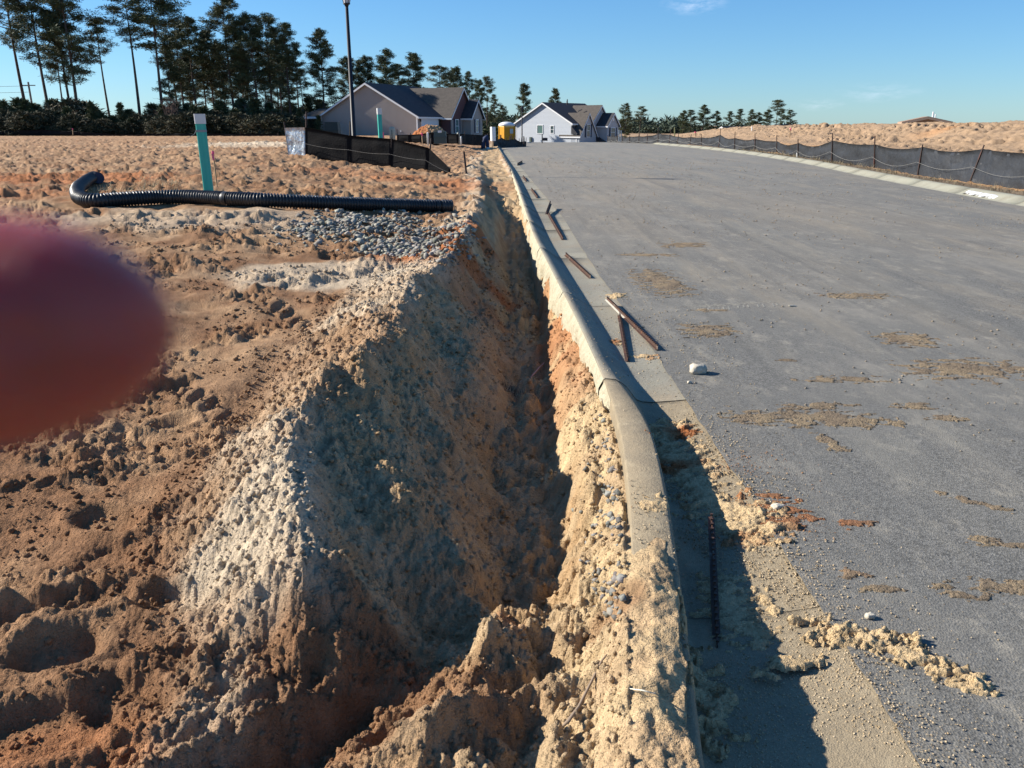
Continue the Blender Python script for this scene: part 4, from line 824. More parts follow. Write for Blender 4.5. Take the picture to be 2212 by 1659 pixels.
# ------------------------------------------------------------------ street lamps
def lamp(px, pb, D, topx, topy, label, wb, full=True):
    x, y, _ = at(px, pb, D); z = hb(x, y) if full else at(px, pb, D)[2]-.3; tz = at(topx, topy, D)[2]-z
    t = thing('street_lamp', label, 'street lamp', (x, y, z), 0, 'black street lamp posts')
    MB().tube([(0,0,0),(0,0,.3),(0,0,.34),(0,0,tz)], [wb*1.5,wb*1.4,wb,wb*.62], 12).obj('pole', M_black, t, True)
    if full:
        MB().tube([(0,0,tz),(0,0,tz+.05),(0,0,tz+.07),(0,0,tz+.10)], [wb*.7,wb*.9,wb*1.4,wb*1.45], 12).obj('collar', M_black, t, True)
        z0 = tz+.10; a, b, h = .10, .22, .50
        for k in range(6):
            p0, p1 = 2*pi*k/6+.3, 2*pi*(k+1)/6+.3; v = [(a*cos(p0), a*sin(p0), z0), (a*cos(p1), a*sin(p1), z0), (b*cos(p1), b*sin(p1), z0+h), (b*cos(p0), b*sin(p0), z0+h)]
            MB().poly([tuple(np.array(q)*(.97,.97,1)) for q in v], (-.006*cos((p0+p1)/2), -.006*sin((p0+p1)/2), 0)).obj('lantern_pane', M_lamp, t)
            MB().tube([v[0], v[3]], .011, 4).obj('lantern_bar', M_black, t)
        MB().tube([(0,0,z0+h),(0,0,z0+h+.03),(0,0,z0+h+.2),(0,0,z0+h+.3)], [b*1.1,b*1.15,.07,.02], 6).obj('lantern_roof', M_black, t)
    else:
        MB().tube([(0,0,tz),(0,0,tz+.4),(0,0,tz+.55)], [.09,.14,.03], 8).obj('lantern', M_black, t)
    return t
lamp(765, 297, 30, 748, 14, 'tall black street lamp post rising behind the silt fence', .085)
lamp(1127.5, 308, 84, 1127, 242, 'distant black lamp post standing before the left corner of the pale blue house', .07, False)
# ------------------------------------------------------------------ utility boxes and small fixtures
def place(px, pb, D): x, y, z = at(px, pb, D); return x, y, min(z, hb(x, y)+.0)-.05, z
def ubox(px0, px1, pt, pb, D, label, m, dep=.5, taper=.92):
    x0, y, z = at(px0, pb, D); x1, _, _ = at(px1, pb, D); zt = at(px0, pt, D)[2]; w = (x1-x0)/2
    t = thing('utility_box', label, 'utility box', ((x0+x1)/2, y, z-.25))
    h = zt-z+.25; MB().box(-w, 0, 0, w, dep, h*.55).obj('base_cabinet', m, t)
    MB().raw([(-w*1.03,-.02,h*.55),(w*1.03,-.02,h*.55),(w*1.03,dep+.02,h*.55),(-w*1.03,dep+.02,h*.55),(-w*taper,.03,h),(w*taper,.03,h),(w*taper,dep-.02,h),(-w*taper,dep-.02,h)], [(0,3,2,1),(4,5,6,7),(0,1,5,4),(1,2,6,5),(2,3,7,6),(3,0,4,7)]).obj('hinged_lid', m, t)
    return t
ubox(701, 731, 263.5, 292, 38, 'dark green electrical box behind the left silt fence', mat('dark_green_steel', (.018,.032,.034), .6), .6)
t = ubox(937, 963, 284, 301, 49, 'dark green electrical box with a small white label, left of the stone heap', M_box, .6); 
z_ = at(950, 292, 48.9); MB().box(-.10, -.03, .62, .12, -.022, .74).obj('label_sticker', M_white, t)
def pedestal(px, pt, pb, D, wpx, label, m):
    x, y, z = at(px, pb, D); r_ = wpx/F*D*.95/2; zt = at(px, pt, D)[2]-z+.3
    t = thing('utility_pedestal', label, 'pedestal', (x, y, z-.3)); MB().tube([(0,0,0),(0,0,zt*.86),(0,0,zt*.95),(0,0,zt)], [r_*.97,r_,r_*.9,r_*.55], 14).obj('body', m, t, True)
    MB().box(-r_*.12, -r_*1.03, .1, r_*.12, -r_*.9, zt*.85).obj('door_seam', M_box, t); return t
pedestal(848, 274, 300, 31, 13, 'rounded grey utility pedestal beside the distant teal post', M_ped)
pedestal(990, 286.5, 301, 52, 6.2, 'small green grey pedestal left of the stone heap', M_ped)
pedestal(924.3, 285.5, 302, 46.5, 4.2, 'short white square marker left of the dark green box', M_cap)
pedestal(996, 294.5, 302, 48, 3.4, 'tiny white stub pipe on the stone heap', M_cap)
# white board
x0, y, z0 = at(1057, 304.5, 63); x1 = at(1070, 304.5, 63)[0]; zt = at(1060, 274, 63)[2]; w = (x1-x0)/2
t = thing('white_board', 'tall white folded board standing left of the yellow toilet', 'board', ((x0+x1)/2, y, z0))
for s_ in (-1, 1):
    a, b = sorted((s_*w*.06, s_*w)); MB().raw([(a, .10*abs(a)/w, 0), (b, .10*abs(b)/w, 0), (b-.02, .10*abs(b)/w, zt-z0), (a-.02, .10*abs(a)/w, zt-z0), (a, .1*abs(a)/w+.03, 0), (b, .1*abs(b)/w+.03, 0), (b-.02, .1*abs(b)/w+.03, zt-z0), (a-.02, .1*abs(a)/w+.03, zt-z0)], [(0,1,2,3),(7,6,5,4),(0,4,5,1),(1,5,6,2),(2,6,7,3),(3,7,4,0)]).obj('leaf', M_panel, t)
MB().box(-w*.05, .012, -.5, w*.05, .04, zt-z0+.0).obj('spine_post', M_post, t)
t.rotation_euler = (0, 0, -.5)
# leaning white twin boards near the right fence end
x0, y, z0 = at(1334, 301, 72); t = thing('twin_board', 'two pale boards leaning on the far end of the right fence', 'board', (x0, y, z0-.2)); 
for k, (a, b) in enumerate([(1335.5,1338.4),(1340.2,1342.6)]):
    p0 = np.array(at(a, 300, 72)); p1 = np.array(at(b, 300, 72)); q0 = np.array(at(a+.3, 280.5+k, 72)); q1 = np.array(at(b+.8, 280.5+k, 72)); oo = np.array((x0, y, z0-.2))
    MB().poly([tuple(v-oo) for v in (p0-(0,0,.2), p1-(0,0,.2), q1, q0)], (0, .04, 0)).obj('plank', mat('pale_board', (.5,.47,.42), .7), t)
# portable toilet
x0, y, zb = at(1077.6, 305, 85); x1 = at(1111, 305, 85)[0]; zt = at(1090, 271.5, 85)[2]; zr = at(1090, 263, 85)[2]; zb -= .4
wA = (x1-x0)/2; t = thing('portable_toilet', 'yellow portable toilet with white roof beyond the end of the trench', 'portable toilet', ((x0+x1)/2, y+1, zb), .5)
s_ = wA/1.18; hh = zt-zb
MB().box(-s_*.86, -s_*.86, .12, s_*.86, s_*.86, hh).obj('cabin', M_yel, t); MB().box(-s_*.9, -s_*.9, 0, s_*.9, s_*.9, .12).obj('skid_base', M_box, t)
for xx in (-.86, .86):
    for yy_ in (-.86, .86): MB().box(xx*s_-.05, yy_*s_-.05, .12, xx*s_+.05, yy_*s_+.05, hh+.01).obj('corner_post', M_yel, t)
MB().box(-s_*.91, -s_*.91, hh-.14, s_*.91, s_*.91, hh-.02).obj('vent_band', mat('pale_yellow', (.62,.45,.18), .6), t)
V = []; Fq = []
for i in range(5):
    f = i/4; h = (zr-zt)*sin(f*pi/2); r_ = s_*.95*cos(f*pi/2*.94)
    V += [(sx*r_ if True else 0, sy*r_, hh+h) for sx, sy in ((-1,-1),(0,-1.05),(1,-1),(1.05,0),(1,1),(0,1.05),(-1,1),(-1.05,0))]
for i in range(4): Fq += [(i*8+k, i*8+(k+1) % 8, i*8+8+(k+1) % 8, i*8+8+k) for k in range(8)]
Fq += [tuple(range(8))[::-1], tuple(range(32, 40))]; MB().raw(V, Fq).obj('domed_roof', M_roofw, t, True)
MB().box(s_*.865, -s_*.55, .2, s_*.885, s_*.55, hh-.2).obj('door', M_yel, t); MB().box(s_*.1, -s_*.885, hh*.60, s_*.65, -s_*.865, hh*.84).obj('sticker', mat('grey_sticker', (.35,.42,.42), .5), t)
MB().box(-s_*.02, -s_*.88, .14, s_*.02, -s_*.864, hh-.15).obj('panel_rib', mat('dark_yellow', (.25,.12,.01), .6), t)
# mailbox
x, y, z = at(1171, 313, 84); zt = at(1171, 290, 84)[2]-z; t = thing('mailbox', 'black mailbox on a post in front of the pale blue house', 'mailbox', (x, y, z-.3))
MB().tube([(0,0,0),(0,0,zt+.3)], .05, 8).obj('post', M_black, t); zb_ = at(1171, 304, 84)[2]-z+.3; MB().box(.05, -.12, zb_-.28, .09, .12, zb_-.22).obj('bracket', M_black, t)
V = [(.05,.0,0)]; b_ = [(0, -.14, 0), (0, .14, 0), (0, .14, .18), (0, .08, .28), (0, -.08, .28), (0, -.14, .18)]
MB().poly([(.06+a, c*1.2, zb_+e) for a, c, e in b_], (.45, 0, 0)).obj('letter_box', M_black, t); MB().box(.51, -.15, zb_-.02, .53, .15, zb_+.24).obj('door', M_black, t); MB().box(-.16, -.05, zb_-.1, -.02, .05, zb_+.05).obj('number_plate', M_cap, t)
x, y, z = at(1166, 313, 86); o = MB().box(-.9, 0, -.3, .9, .3, at(1166, 310, 86)[2]-z).obj('plinth_block', mat('dark_block', (.03,.03,.035), .9)); o.location = (x, y, z); o['label'] = 'low dark block on the ground below the mailbox'; o['category'] = 'block'
x, y, z = at(1144, 313, 86); o = MB().tube([(0,0,-.4),(0,0,.22),(0,0,.26)], [.2,.2,.14], 10).obj('drum', M_ped); o.location = (x, y, z); o['label'] = 'small grey drum on the ground left of the mailbox'; o['category'] = 'drum'
# ------------------------------------------------------------------ houses
def wall_gable(t, x0, x1, y0, y1, e, r, axis, m, z0=-1.0, name='wall'):
    """box with a gable roof shape; axis = ridge direction"""
    mb = MB()
    if axis == 'x':
        ym = (y0+y1)/2; prof = [(x0, y0, z0), (x0, y0, e), (x0, ym, r), (x0, y1, e), (x0, y1, z0)]; mb.poly(prof, (x1-x0, 0, 0))
    else:
        xm = (x0+x1)/2; prof = [(x0, y0, z0), (x0, y0, e), (xm, y0, r), (x1, y0, e), (x1, y0, z0)]; mb.poly(prof, (0, y1-y0, 0))
    return mb.obj(name, m, t)
def roof_gable(t, x0, x1, y0, y1, e, r, axis, m, ov=.3, th=.14, trim=M_white, mback=None):
    d = .02
    if axis == 'x':
        ym = (y0+y1)/2; sl = (r-e)/(ym-y0)
        for s_, ya in ((1, y0), (-1, y1)):
            yo = ya-s_*ov; zo = e-ov*sl
            MB().poly([(x0-ov, yo, zo+d), (x0-ov, ym, r+d), (x0-ov, ym, r+th+d), (x0-ov, yo, zo+th+d)], (x1-x0+2*ov, 0, 0)).obj('roof_slope', m if s_ == 1 or mback is None else mback, t)
            for xx in (x0-ov-.04, x1+ov): MB().poly([(xx, yo, zo-.12), (xx, ym, r-.12), (xx, ym, r+.10), (xx, yo, zo+.10)], (.04, 0, 0)).obj('rake_trim', trim, t)
            MB().box(x0-ov, yo-(.04 if s_ == 1 else 0), zo-.10, x1+ov, yo+(.04 if s_ == -1 else 0), zo+.10).obj('eave_trim', trim, t)
            MB().box(x0-ov+.01, min(yo, ya), zo-.06, x1+ov-.01, max(yo, ya), zo-.03).obj('soffit', trim, t)
    else:
        xm = (x0+x1)/2; sl = (r-e)/(xm-x0)
        for s_, xa in ((1, x0), (-1, x1)):
            xo = xa-s_*ov; zo = e-ov*sl
            MB().poly([(xo, y0-ov, zo+d), (xm, y0-ov, r+d), (xm, y0-ov, r+th+d), (xo, y0-ov, zo+th+d)], (0, y1-y0+ov, 0)).obj('roof_slope', m if s_ == 1 or mback is None else mback, t)
            MB().poly([(xo, y0-ov-.04, zo-.12), (xm, y0-ov-.04, r-.12), (xm, y0-ov-.04, r+.10), (xo, y0-ov-.04, zo+.10)], (0, .04, 0)).obj('rake_trim', trim, t)
            MB().box(xo-(.04 if s_ == 1 else 0), y0-ov, zo-.10, xo+(.04 if s_ == -1 else 0), y1, zo+.10).obj('eave_trim', trim, t)
def win(t, axis, a0, a1, z0, z1, c, glass=M_glass, bars=True, shut=False):
    """window on plane axis='x' (face at x=c looking -x, spans y) or 'y' (face at y=c looking -y, spans x)"""
    def bx(u0, u1, w0, w1, d0, d1):
        return (c-d1, u0, w0, c-d0, u1, w1) if axis == 'x' else (u0, c-d1, w0, u1, c-d0, w1)
    f = MB(); w_ = .09
    f.box(*bx(a0-w_, a0, z0-w_, z1+w_, .0, .07)).box(*bx(a1, a1+w_, z0-w_, z1+w_, .0, .07)).box(*bx(a0, a1, z0-w_, z0, .0, .07)).box(*bx(a0, a1, z1, z1+w_, .0, .07))
    fo = f.obj('window', M_white, t); MB().box(*bx(a0, a1, z0, z1, .005, .02)).obj('pane', glass, fo)
    if bars: MB().box(*bx(a0, a1, (z0+z1)/2-.03, (z0+z1)/2+.03, .02, .05)).obj('sash_bar', M_white, fo)
    if shut:
        for q0, q1 in ((a0-.5, a0-.11), (a1+.11, a1+.5)): MB().box(*bx(q0, q1, z0-.08, z1+.08, .0, .05)).obj('shutter', M_shut, t)
# house 1
hx, hy, _ = at(903, 292, 100); gz1 = .35
t = thing('house', 'low taupe house with wide gable end and dark roof behind the lamp post', 'house', (hx, hy, gz1), atan2(13, 5.1))
Wd, E1, R1 = 13.3, 2.35, 6.0
wall_gable(t, 0, 12.5, 0, Wd, E1, R1, 'x', M_sid1); roof_gable(t, 0, 12.5, 0, Wd, E1, R1, 'x', M_roofd, .35)
for yy_ in (-.01, Wd-.14): MB().box(-.04, yy_, -1, -.002, yy_+.15, E1-.02).obj('corner_trim', M_white, t)
wall_gable(t, 6.2, 13.2, -1.3, 6, E1, 5.7, 'y', M_brick); roof_gable(t, 6.2, 13.2, -1.3, 6.6, E1, 5.7, 'y', M_roofb, .3)
wall_gable(t, 9.4, 13.1, -2.6, -1.32, E1, 4.3, 'y', M_sid1); roof_gable(t, 9.4, 13.1, -2.6, -1.2, E1, 4.3, 'y', M_roofd, .3)
MB().box(6.25, -1.42, -.9, 9.3, -1.31, E1-.4).obj('front_wall_panel', M_sid1, t)
MB().box(.9, -.06, -1, 5.2, -.004, 2.12).obj('garage_door', mat('garage_white', (.62,.64,.68), .5), t)
for k in range(4): MB().box(.95, -.075, -.2+k*.56, 5.15, -.061, -.17+k*.56).obj('door_rib', M_cap, t)
for xx in (.78, 5.22): MB().box(xx, -.10, -1, xx+.12, -.0, 2.2).obj('garage_trim', M_white, t)
MB().box(5.5, -.05, -1, 6.15, -.003, 2.1).obj('entry_shade_panel', M_post, t)  # flat dark panel, the shade of the entry recess put into its colour
for xx in (.55, 5.4): MB().tube([(xx,-.12,1.72),(xx,-.12,2.0)], [.07,.10], 8).obj('wall_lantern', M_black, t)
win(t, 'y', 7.3, 8.2, .5, 1.95, -1.43, M_glassg, True, True); win(t, 'y', 10.9, 11.7, .5, 1.95, -2.61, M_glassg, True, True)
MB().box(-.05, 2.2, .55, -.005, 2.35, .75).obj('wall_outlet', M_cap, t)
# porch on the back
def hip(t, x0, x1, y0, y1, z, h, m):
    MB().raw([(x0-.3, y0-.3, z), (x1+.3, y0-.3, z), (x1+.3, y1+.4, z), (x0-.3, y1+.4, z), (x0+1.5, y0-.3, z+h), (x1-1.5, y0-.3, z+h), (x1-1.6, y1-1.6, z+h), (x0+1.6, y1-1.6, z+h)], [(0,3,2,1),(4,5,6,7),(0,1,5,4),(1,2,6,5),(2,3,7,6),(3,0,4,7)]).obj('porch_roof', m, t)
hip(t, .6, 7.5, Wd, Wd+3.2, 2.35, .95, M_roofb)
MB().box(.25, Wd+.1, 2.10, 7.8, Wd+3.6, 2.34).obj('porch_beam', M_white, t)
for xx, yy_ in ((.7, Wd+3.1), (.75, Wd+.5), (7.2, Wd+3.1)): MB().box(xx-.14, yy_-.14, -1, xx+.14, yy_+.14, 2.1).obj('porch_column', M_white, t)
# house 2
hx, hy, hz_ = at(1245.5, 316, 132)
t = thing('house', 'pale blue house with a steep front gable beyond the crest of the road', 'house', (hx, hy, hz_-.3), R(50))
Wd = 12.3; E2 = 3.75; R2 = 6.75
wall_gable(t, 0, 11.0, .95, Wd, E2, R2, 'x', M_sid2); roof_gable(t, 0, 11.0, .95, Wd, E2, R2, 'x', M_roofd, .35)
MB().box(-.0, 0, -1.5, 3, .94, 2.2).obj('front_wall', M_sid2, t); MB().poly([(-.25, -.3, 2.15), (-.25, .94, 2.15), (-.25, .94, 3.3)], (3.0, 0, 0)).obj('lower_roof', M_roofd, t)
for yy_ in (.0-.01, Wd-.12): MB().box(-.04, yy_, -1.5, -.002, yy_+.13, 2.2 if yy_ < 1 else E2-.02).obj('corner_trim', M_white, t)
wall_gable(t, .1, 4.5, -.5, 2.4, 2.0, 5.15, 'y', M_sid2, .2); roof_gable(t, .1, 4.5, -.5, 3.4, 2.0, 5.15, 'y', M_roofb, .25)
MB().box(.02, -.48, -1.5, 5.2, .3, 2.0).obj('front_wall', M_sid2, t)
wall_gable(t, 3.7, 9.0, -.05, 5, 3.6, 6.35, 'y', M_sid2); roof_gable(t, 3.7, 9.0, -.05, 5.4, 3.6, 6.35, 'y', M_roofb, .25)
wall_gable(t, 5.3, 8.5, -2.1, 1.2, 3.45, 5.15, 'y', M_sid2); roof_gable(t, 5.3, 8.5, -2.1, .6, 3.45, 5.15, 'y', M_roofd, .25)
win(t, 'y', 1.9, 2.75, 1.7, 3.5, -.51, M_glass, True, True); win(t, 'y', 6.3, 7.5, 1.7, 3.0, -2.11, M_glass, True, True)
MB().poly([(4.6,-1.9,1.0),(4.6,-.06,1.0),(4.6,-.06,1.9)], (1.0,0,0)).obj('porch_roof', M_roofd, t)
MB().tube([(6.9,-2.15,4.3),(6.9,-2.12,4.3)], .22, 12).obj('round_vent', M_white, t)
win(t, 'x', 6.7, 7.8, 2.2, 3.4, 0.0, M_glassg, False); win(t, 'x', 4.5, 5.1, 2.25, 3.3, 0.0, M_glass, True)
MB().box(-.05, 2.1, .6, -.004, 2.3, .8).obj('wall_vent', M_cap, t); MB().tube([(4,4.9,6.6),(4,4.9,7.4)], .08, 8).obj('vent_pipe', M_post, t); MB().tube([(4.6,5.4,6.6),(4.6,5.4,7.2)], .08, 8).obj('vent_pipe', M_post, t)
MB().box(-.22, 8.9, -.1, -.004, 9.3, 1.6).obj('meter_box', M_box, t)
for zz in np.arange(-.9, 6.7, .19):
    hw = (Wd-.95)/2 if zz < E2 else (Wd-.95)/2*(R2-zz)/(R2-E2); ym = (Wd+.95)/2
    if hw > .3: MB().poly([(-.014, ym-hw+.12, zz), (-.014, ym+hw-.12, zz), (-.003, ym+hw-.12, zz+.17), (-.003, ym-hw+.12, zz+.17)], (.002, 0, -.003)).obj('siding_board', mat('siding_board_blue', (.43,.46,.50), .65), t)
# roofs beyond the bank
def far_house(px0, px1, pt, pb, D, label, rm, rot=.5, wm=M_white, long=9, wd=None):
    x0, y, z = at(px0, pb, D); x1 = at(px1, pb, D)[0]; zt = at(px0, pt, D)[2]; w = (x1-x0)
    t = thing('far_house', label, 'house', (x0, y, z-3), rot)
    wall_gable(t, 0, long, 0, w, 3, 3+zt-z, 'x', wm); roof_gable(t, 0, long, 0, w, 3, 3+zt-z, 'x', rm, .2); return t
t = far_house(1545, 1583, 274.5, 287, 150, 'far white gable with dull roof peeking over the soil bank, left of two', M_roofb, R(45)); t.location.x += 2.5
t = far_house(1665, 1690, 270.5, 280, 150, 'far white gable with black roof peeking over the soil bank, near the tall tree', M_roofd, R(40)); t.location.x += 1.6
x0, y, z = at(1958, 262, 92); x1 = at(2048, 262, 92)[0]; zt = at(2000, 251.5, 92)[2]; w = (x1-x0)/2
t = thing('far_house', 'brown roof peak showing over the top of the right soil bank', 'house', (x0+w, y, z-2.75), -.30)
wall_gable(t, -w, w, 0, 3.2, 2.6, 2.6+zt-z, 'y', mat('brown_boards', (.30,.19,.12), .8)); roof_gable(t, -w, w, 0, 3.2, 2.6, 2.6+zt-z, 'y', mat('tan_shingles', (.30,.20,.14), .9), .25, trim=mat('tan_trim', (.36,.26,.19), .8))
MB().tube([(w*.35,2,3.1),(w*.35,2,3.75)], .09, 8).obj('vent_pipe', M_white, t); MB().tube([(w*.48,2.2,3.0),(w*.48,2.2,3.5)], .06, 8).obj('vent_pipe', M_white, t)
# dirt pile in front of the house
x0, y, z0 = at(873, 294, 57); x1 = at(980, 294, 57)[0]; cxp, a_ = (x0+x1)/2, (x1-x0)/2; zt = at(925, 271.5, 57)[2]-z0
g = np.linspace(-1.1, 1.1, 90); gx, gy = np.meshgrid(g, g); prof = np.clip(1-np.abs(gx+.12*np.sign(gx))**1.9-np.abs(gy)**2, 0, 1)**.72
pz = prof*(zt+.35)*1.06+(.12*fbm(gx*5, gy*5, 4, 95)+.09*lumps(gx*9, gy*9, 3, .8))*np.clip(prof*4, 0, 1)-.35
cc = lerp(CLAY*.95, TAN*.95, sm((gx+.35)/.4+.5*fbm(gx*3, gy*3, 3, 96)))
o = add('dirt_pile', npmesh('dirt_pile', np.stack([gx*a_, gy*a_*.8, pz], -1).reshape(-1, 3), gridfaces(90, 90), cc.reshape(-1, 3)), None, M_soil, True); o.location = (cxp, y+a_*.75, z0); o['label'] = 'reddish heap of dug soil in front of the taupe house'; o['category'] = 'dirt pile'
# ------------------------------------------------------------------ trees
def blades(cs, n, ln, wd, up=.35, rs=rng):
    """needle sprays: n thin triangles round every centre in cs (k,4: x,y,z,size)"""
    k = len(cs); c = np.repeat(cs[:, :3], n, 0); s = np.repeat(cs[:, 3], n)[:, None]
    d = rs.normal(size=(k*n, 3)); d[:, 2] = d[:, 2]*.8+up; d /= np.linalg.norm(d, axis=1)[:, None]
    L = ln*s*rs.uniform(.5, 1.1, (k*n, 1)); sd = np.cross(d, rs.normal(size=(k*n, 3))); sd /= np.linalg.norm(sd, axis=1)[:, None]+1e-9
    st = c+d*L*.12; w = wd*s*rs.uniform(.7, 1.3, (k*n, 1))
    V = np.stack([st-sd*w*.6, st+d*L*.6+sd*w, st+d*L, ], 1).reshape(-1, 3)
    return V, np.arange(len(V)).reshape(-1, 3)
def pine_meshes(seed, Ht, c0, spread, dense, top=.35, lean=0.0, nb=46, gap=.0):
    rs = np.random.default_rng(seed); tk = MB(); bend = rs.uniform(-.35, .35, 2)
    tp = lambda f: np.array((bend[0]*sin(f*2.6)+lean*f, bend[1]*sin(f*2.2), Ht*f))
    tk.tube([tp(f) for f in np.linspace(0, .985, 12)], [.0105*Ht*(1-f)**.8+.02 for f in np.linspace(0, .985, 12)], 7)
    br = MB(); cs = []
    for i in range(nb):
        f = c0+(1-c0)*((i+rs.uniform(0, 1))/nb)**.9; g = (f-c0)/(1-c0)
        Lb = spread*(min(1, (.45+1.3*g))*(1-g)**.55*(1-top)+top*(1-g)**.3)*rs.uniform(.55, 1.2)
        if g < .25 and rs.random() < .45+gap: Lb *= .5
        if rs.random() < gap: continue
        a = rs.uniform(0, 2*pi); p0 = tp(min(f, .98)); el = rs.uniform(-.05, .35)+.55*g
        pts = [p0+np.array((cos(a), sin(a), 0))*Lb*q*cos(el)+np.array((0, 0, 1))*(Lb*q*sin(el)+.16*Lb*q*q) for q in (0, .35, .7, 1)]
        br.tube(pts, [.03+.012*Lb, .02+.008*Lb, .02, .012], 4, False)
        nt_ = max(4, int(1.75*dense*Lb*(1.5+g)))
        for _ in range(nt_):
            q = rs.uniform(.35, 1.05)**.7; b0 = p0*(1-q)+pts[-1]*q; cs.append((*(b0+rs.normal(0, .26*Lb**.5*(.4+q*.6), 3)*np.array((1, 1, .6))+np.array((0, 0, .12))), rs.uniform(.7, 1.25)))
    for _ in range(int(dense*3)): cs.append((*(tp(.98)+rs.normal(0, .25, 3)+np.array((0, 0, .1))), .9))
    V, Fc = blades(np.array(cs), 17, .42, .045, .38, rs)
    cr = npmesh('pine_crown', V, Fc); me = tk.mesh('pine_trunk'); bm_ = br.mesh('pine_limbs'); return me, bm_, cr
PV = [pine_meshes(101, 20, .42, 3.0, 3.6, .5), pine_meshes(102, 20, .30, 2.7, 4.6, .5), pine_meshes(103, 20, .55, 2.7, 3.6, .55, .6, 40, .12), pine_meshes(104, 20, .62, 2.5, 3.4, .6, 0, 34, .1),
      pine_meshes(105, 20, .22, 3.1, 5.0, .35, 0, 60), pine_meshes(106, 20, .45, 3.4, 3.0, .4, -.5, 44, .2), pine_meshes(107, 20, .35, 3.0, 5.2, .6, .3, 56), pine_meshes(108, 20, .10, 4.2, 5.0, .25, 0, 66)]
def bush_meshes(seed, h, w, n, conic, bare=False):
    rs = np.random.default_rng(seed); cs = []; st = MB()
    for k in range(5 if not bare else 16):
        a = rs.uniform(0, 2*pi); r_ = rs.uniform(.1, .5 if not bare else .9)*w; q = h*rs.uniform(.6, 1)
        p1 = np.array((cos(a)*r_*.5, sin(a)*r_*.5, q*.5)); p2 = np.array((cos(a)*r_, sin(a)*r_, q)); st.tube([(0, 0, 0), p1, p2], [.05, .03, .012], 4, False)
        if bare:
            for _ in range(14): b0 = p1+(p2-p1)*rs.random(); e = b0+rs.normal(0, .35, 3)*np.array((1, 1, .8))+(0, 0, .35); st.tube([b0, e], [.014, .006], 3, False)
    for _ in range(n):
        z = rs.random()**.8; r_ = w*((1-z)**.8 if conic else sqrt(max(0, 1-(z*1.0)**2.4)))*rs.uniform(.35, 1.05); a = rs.uniform(0, 2*pi); cs.append((cos(a)*r_, sin(a)*r_, z*h, rs.uniform(.7, 1.3)))
    stm = st.mesh('bush_stems')
    if bare and n == 0: return stm, None
    V, Fc = blades(np.array(cs), 14, .42 if not conic else .5, .06, .45, rs); return stm, npmesh('bush_foliage', V, Fc)
YP = [bush_meshes(201, 4.2, 1.3, 210, True), bush_meshes(202, 4.0, 1.6, 230, True), bush_meshes(203, 4.2, 1.1, 170, True)]
BU = [bush_meshes(211, 2.6, 1.9, 260, False), bush_meshes(212, 2.4, 2.3, 300, False), bush_meshes(213, 3.0, 1.8, 240, False)]
BB = [bush_meshes(221, 4.2, 1.5, 0, False, True), bush_meshes(222, 3.8, 1.8, 26, False, True)]
def tree(kind, px, pb, ptop, D, var, label, group, lvl=None, m=None, wide=1.0, rot=None, name='pine_tree', cat='pine tree'):
    x, y, z = at(px, pb, D); z = (min(z, hb(x, y)) if lvl is None else z)-.3; top = at(px, ptop, D)[2]; s = (top-z)
    t = thing(name, label, cat, (x, y, z), 0, group); rot = random.uniform(0, 6.28) if rot is None else rot
    def ch(nm, me, mt):
        if me is None: return
        o = bpy.data.objects.new(nm, me); COL.objects.link(o); o.parent = t
        if not me.materials: me.materials.append(mt)
        o.material_slots[0].link = 'OBJECT'; o.material_slots[0].material = mt
        o.scale = (S[0], S[0], S[1]); o.rotation_euler = (0, 0, rot)
    if kind == 'pine':
        me = PV[var]; S = (s/20*(.75+.25*wide)*1.05, s/20); ch('trunk', me[0], M_bark); S = (max(s/20*wide*(1.42 if D < 150 else 1.25), .55), s/20); ch('limbs', me[1], M_bark); ch('crown', me[2], m or M_ndl[0])
    else:
        me = {'young': YP, 'bush': BU, 'bare': BB}[kind][var]; h0 = {'young': 4.3, 'bush': 2.8, 'bare': 4.3}[kind]; S = (s/h0*wide, s/h0)
        ch('stems', me[0], M_bark if kind != 'bare' else M_brn); ch('foliage', me[1], m or (M_ndl[0] if kind == 'young' else M_shr))
    return t
G1 = 'tall pines at the edge of the clearing'
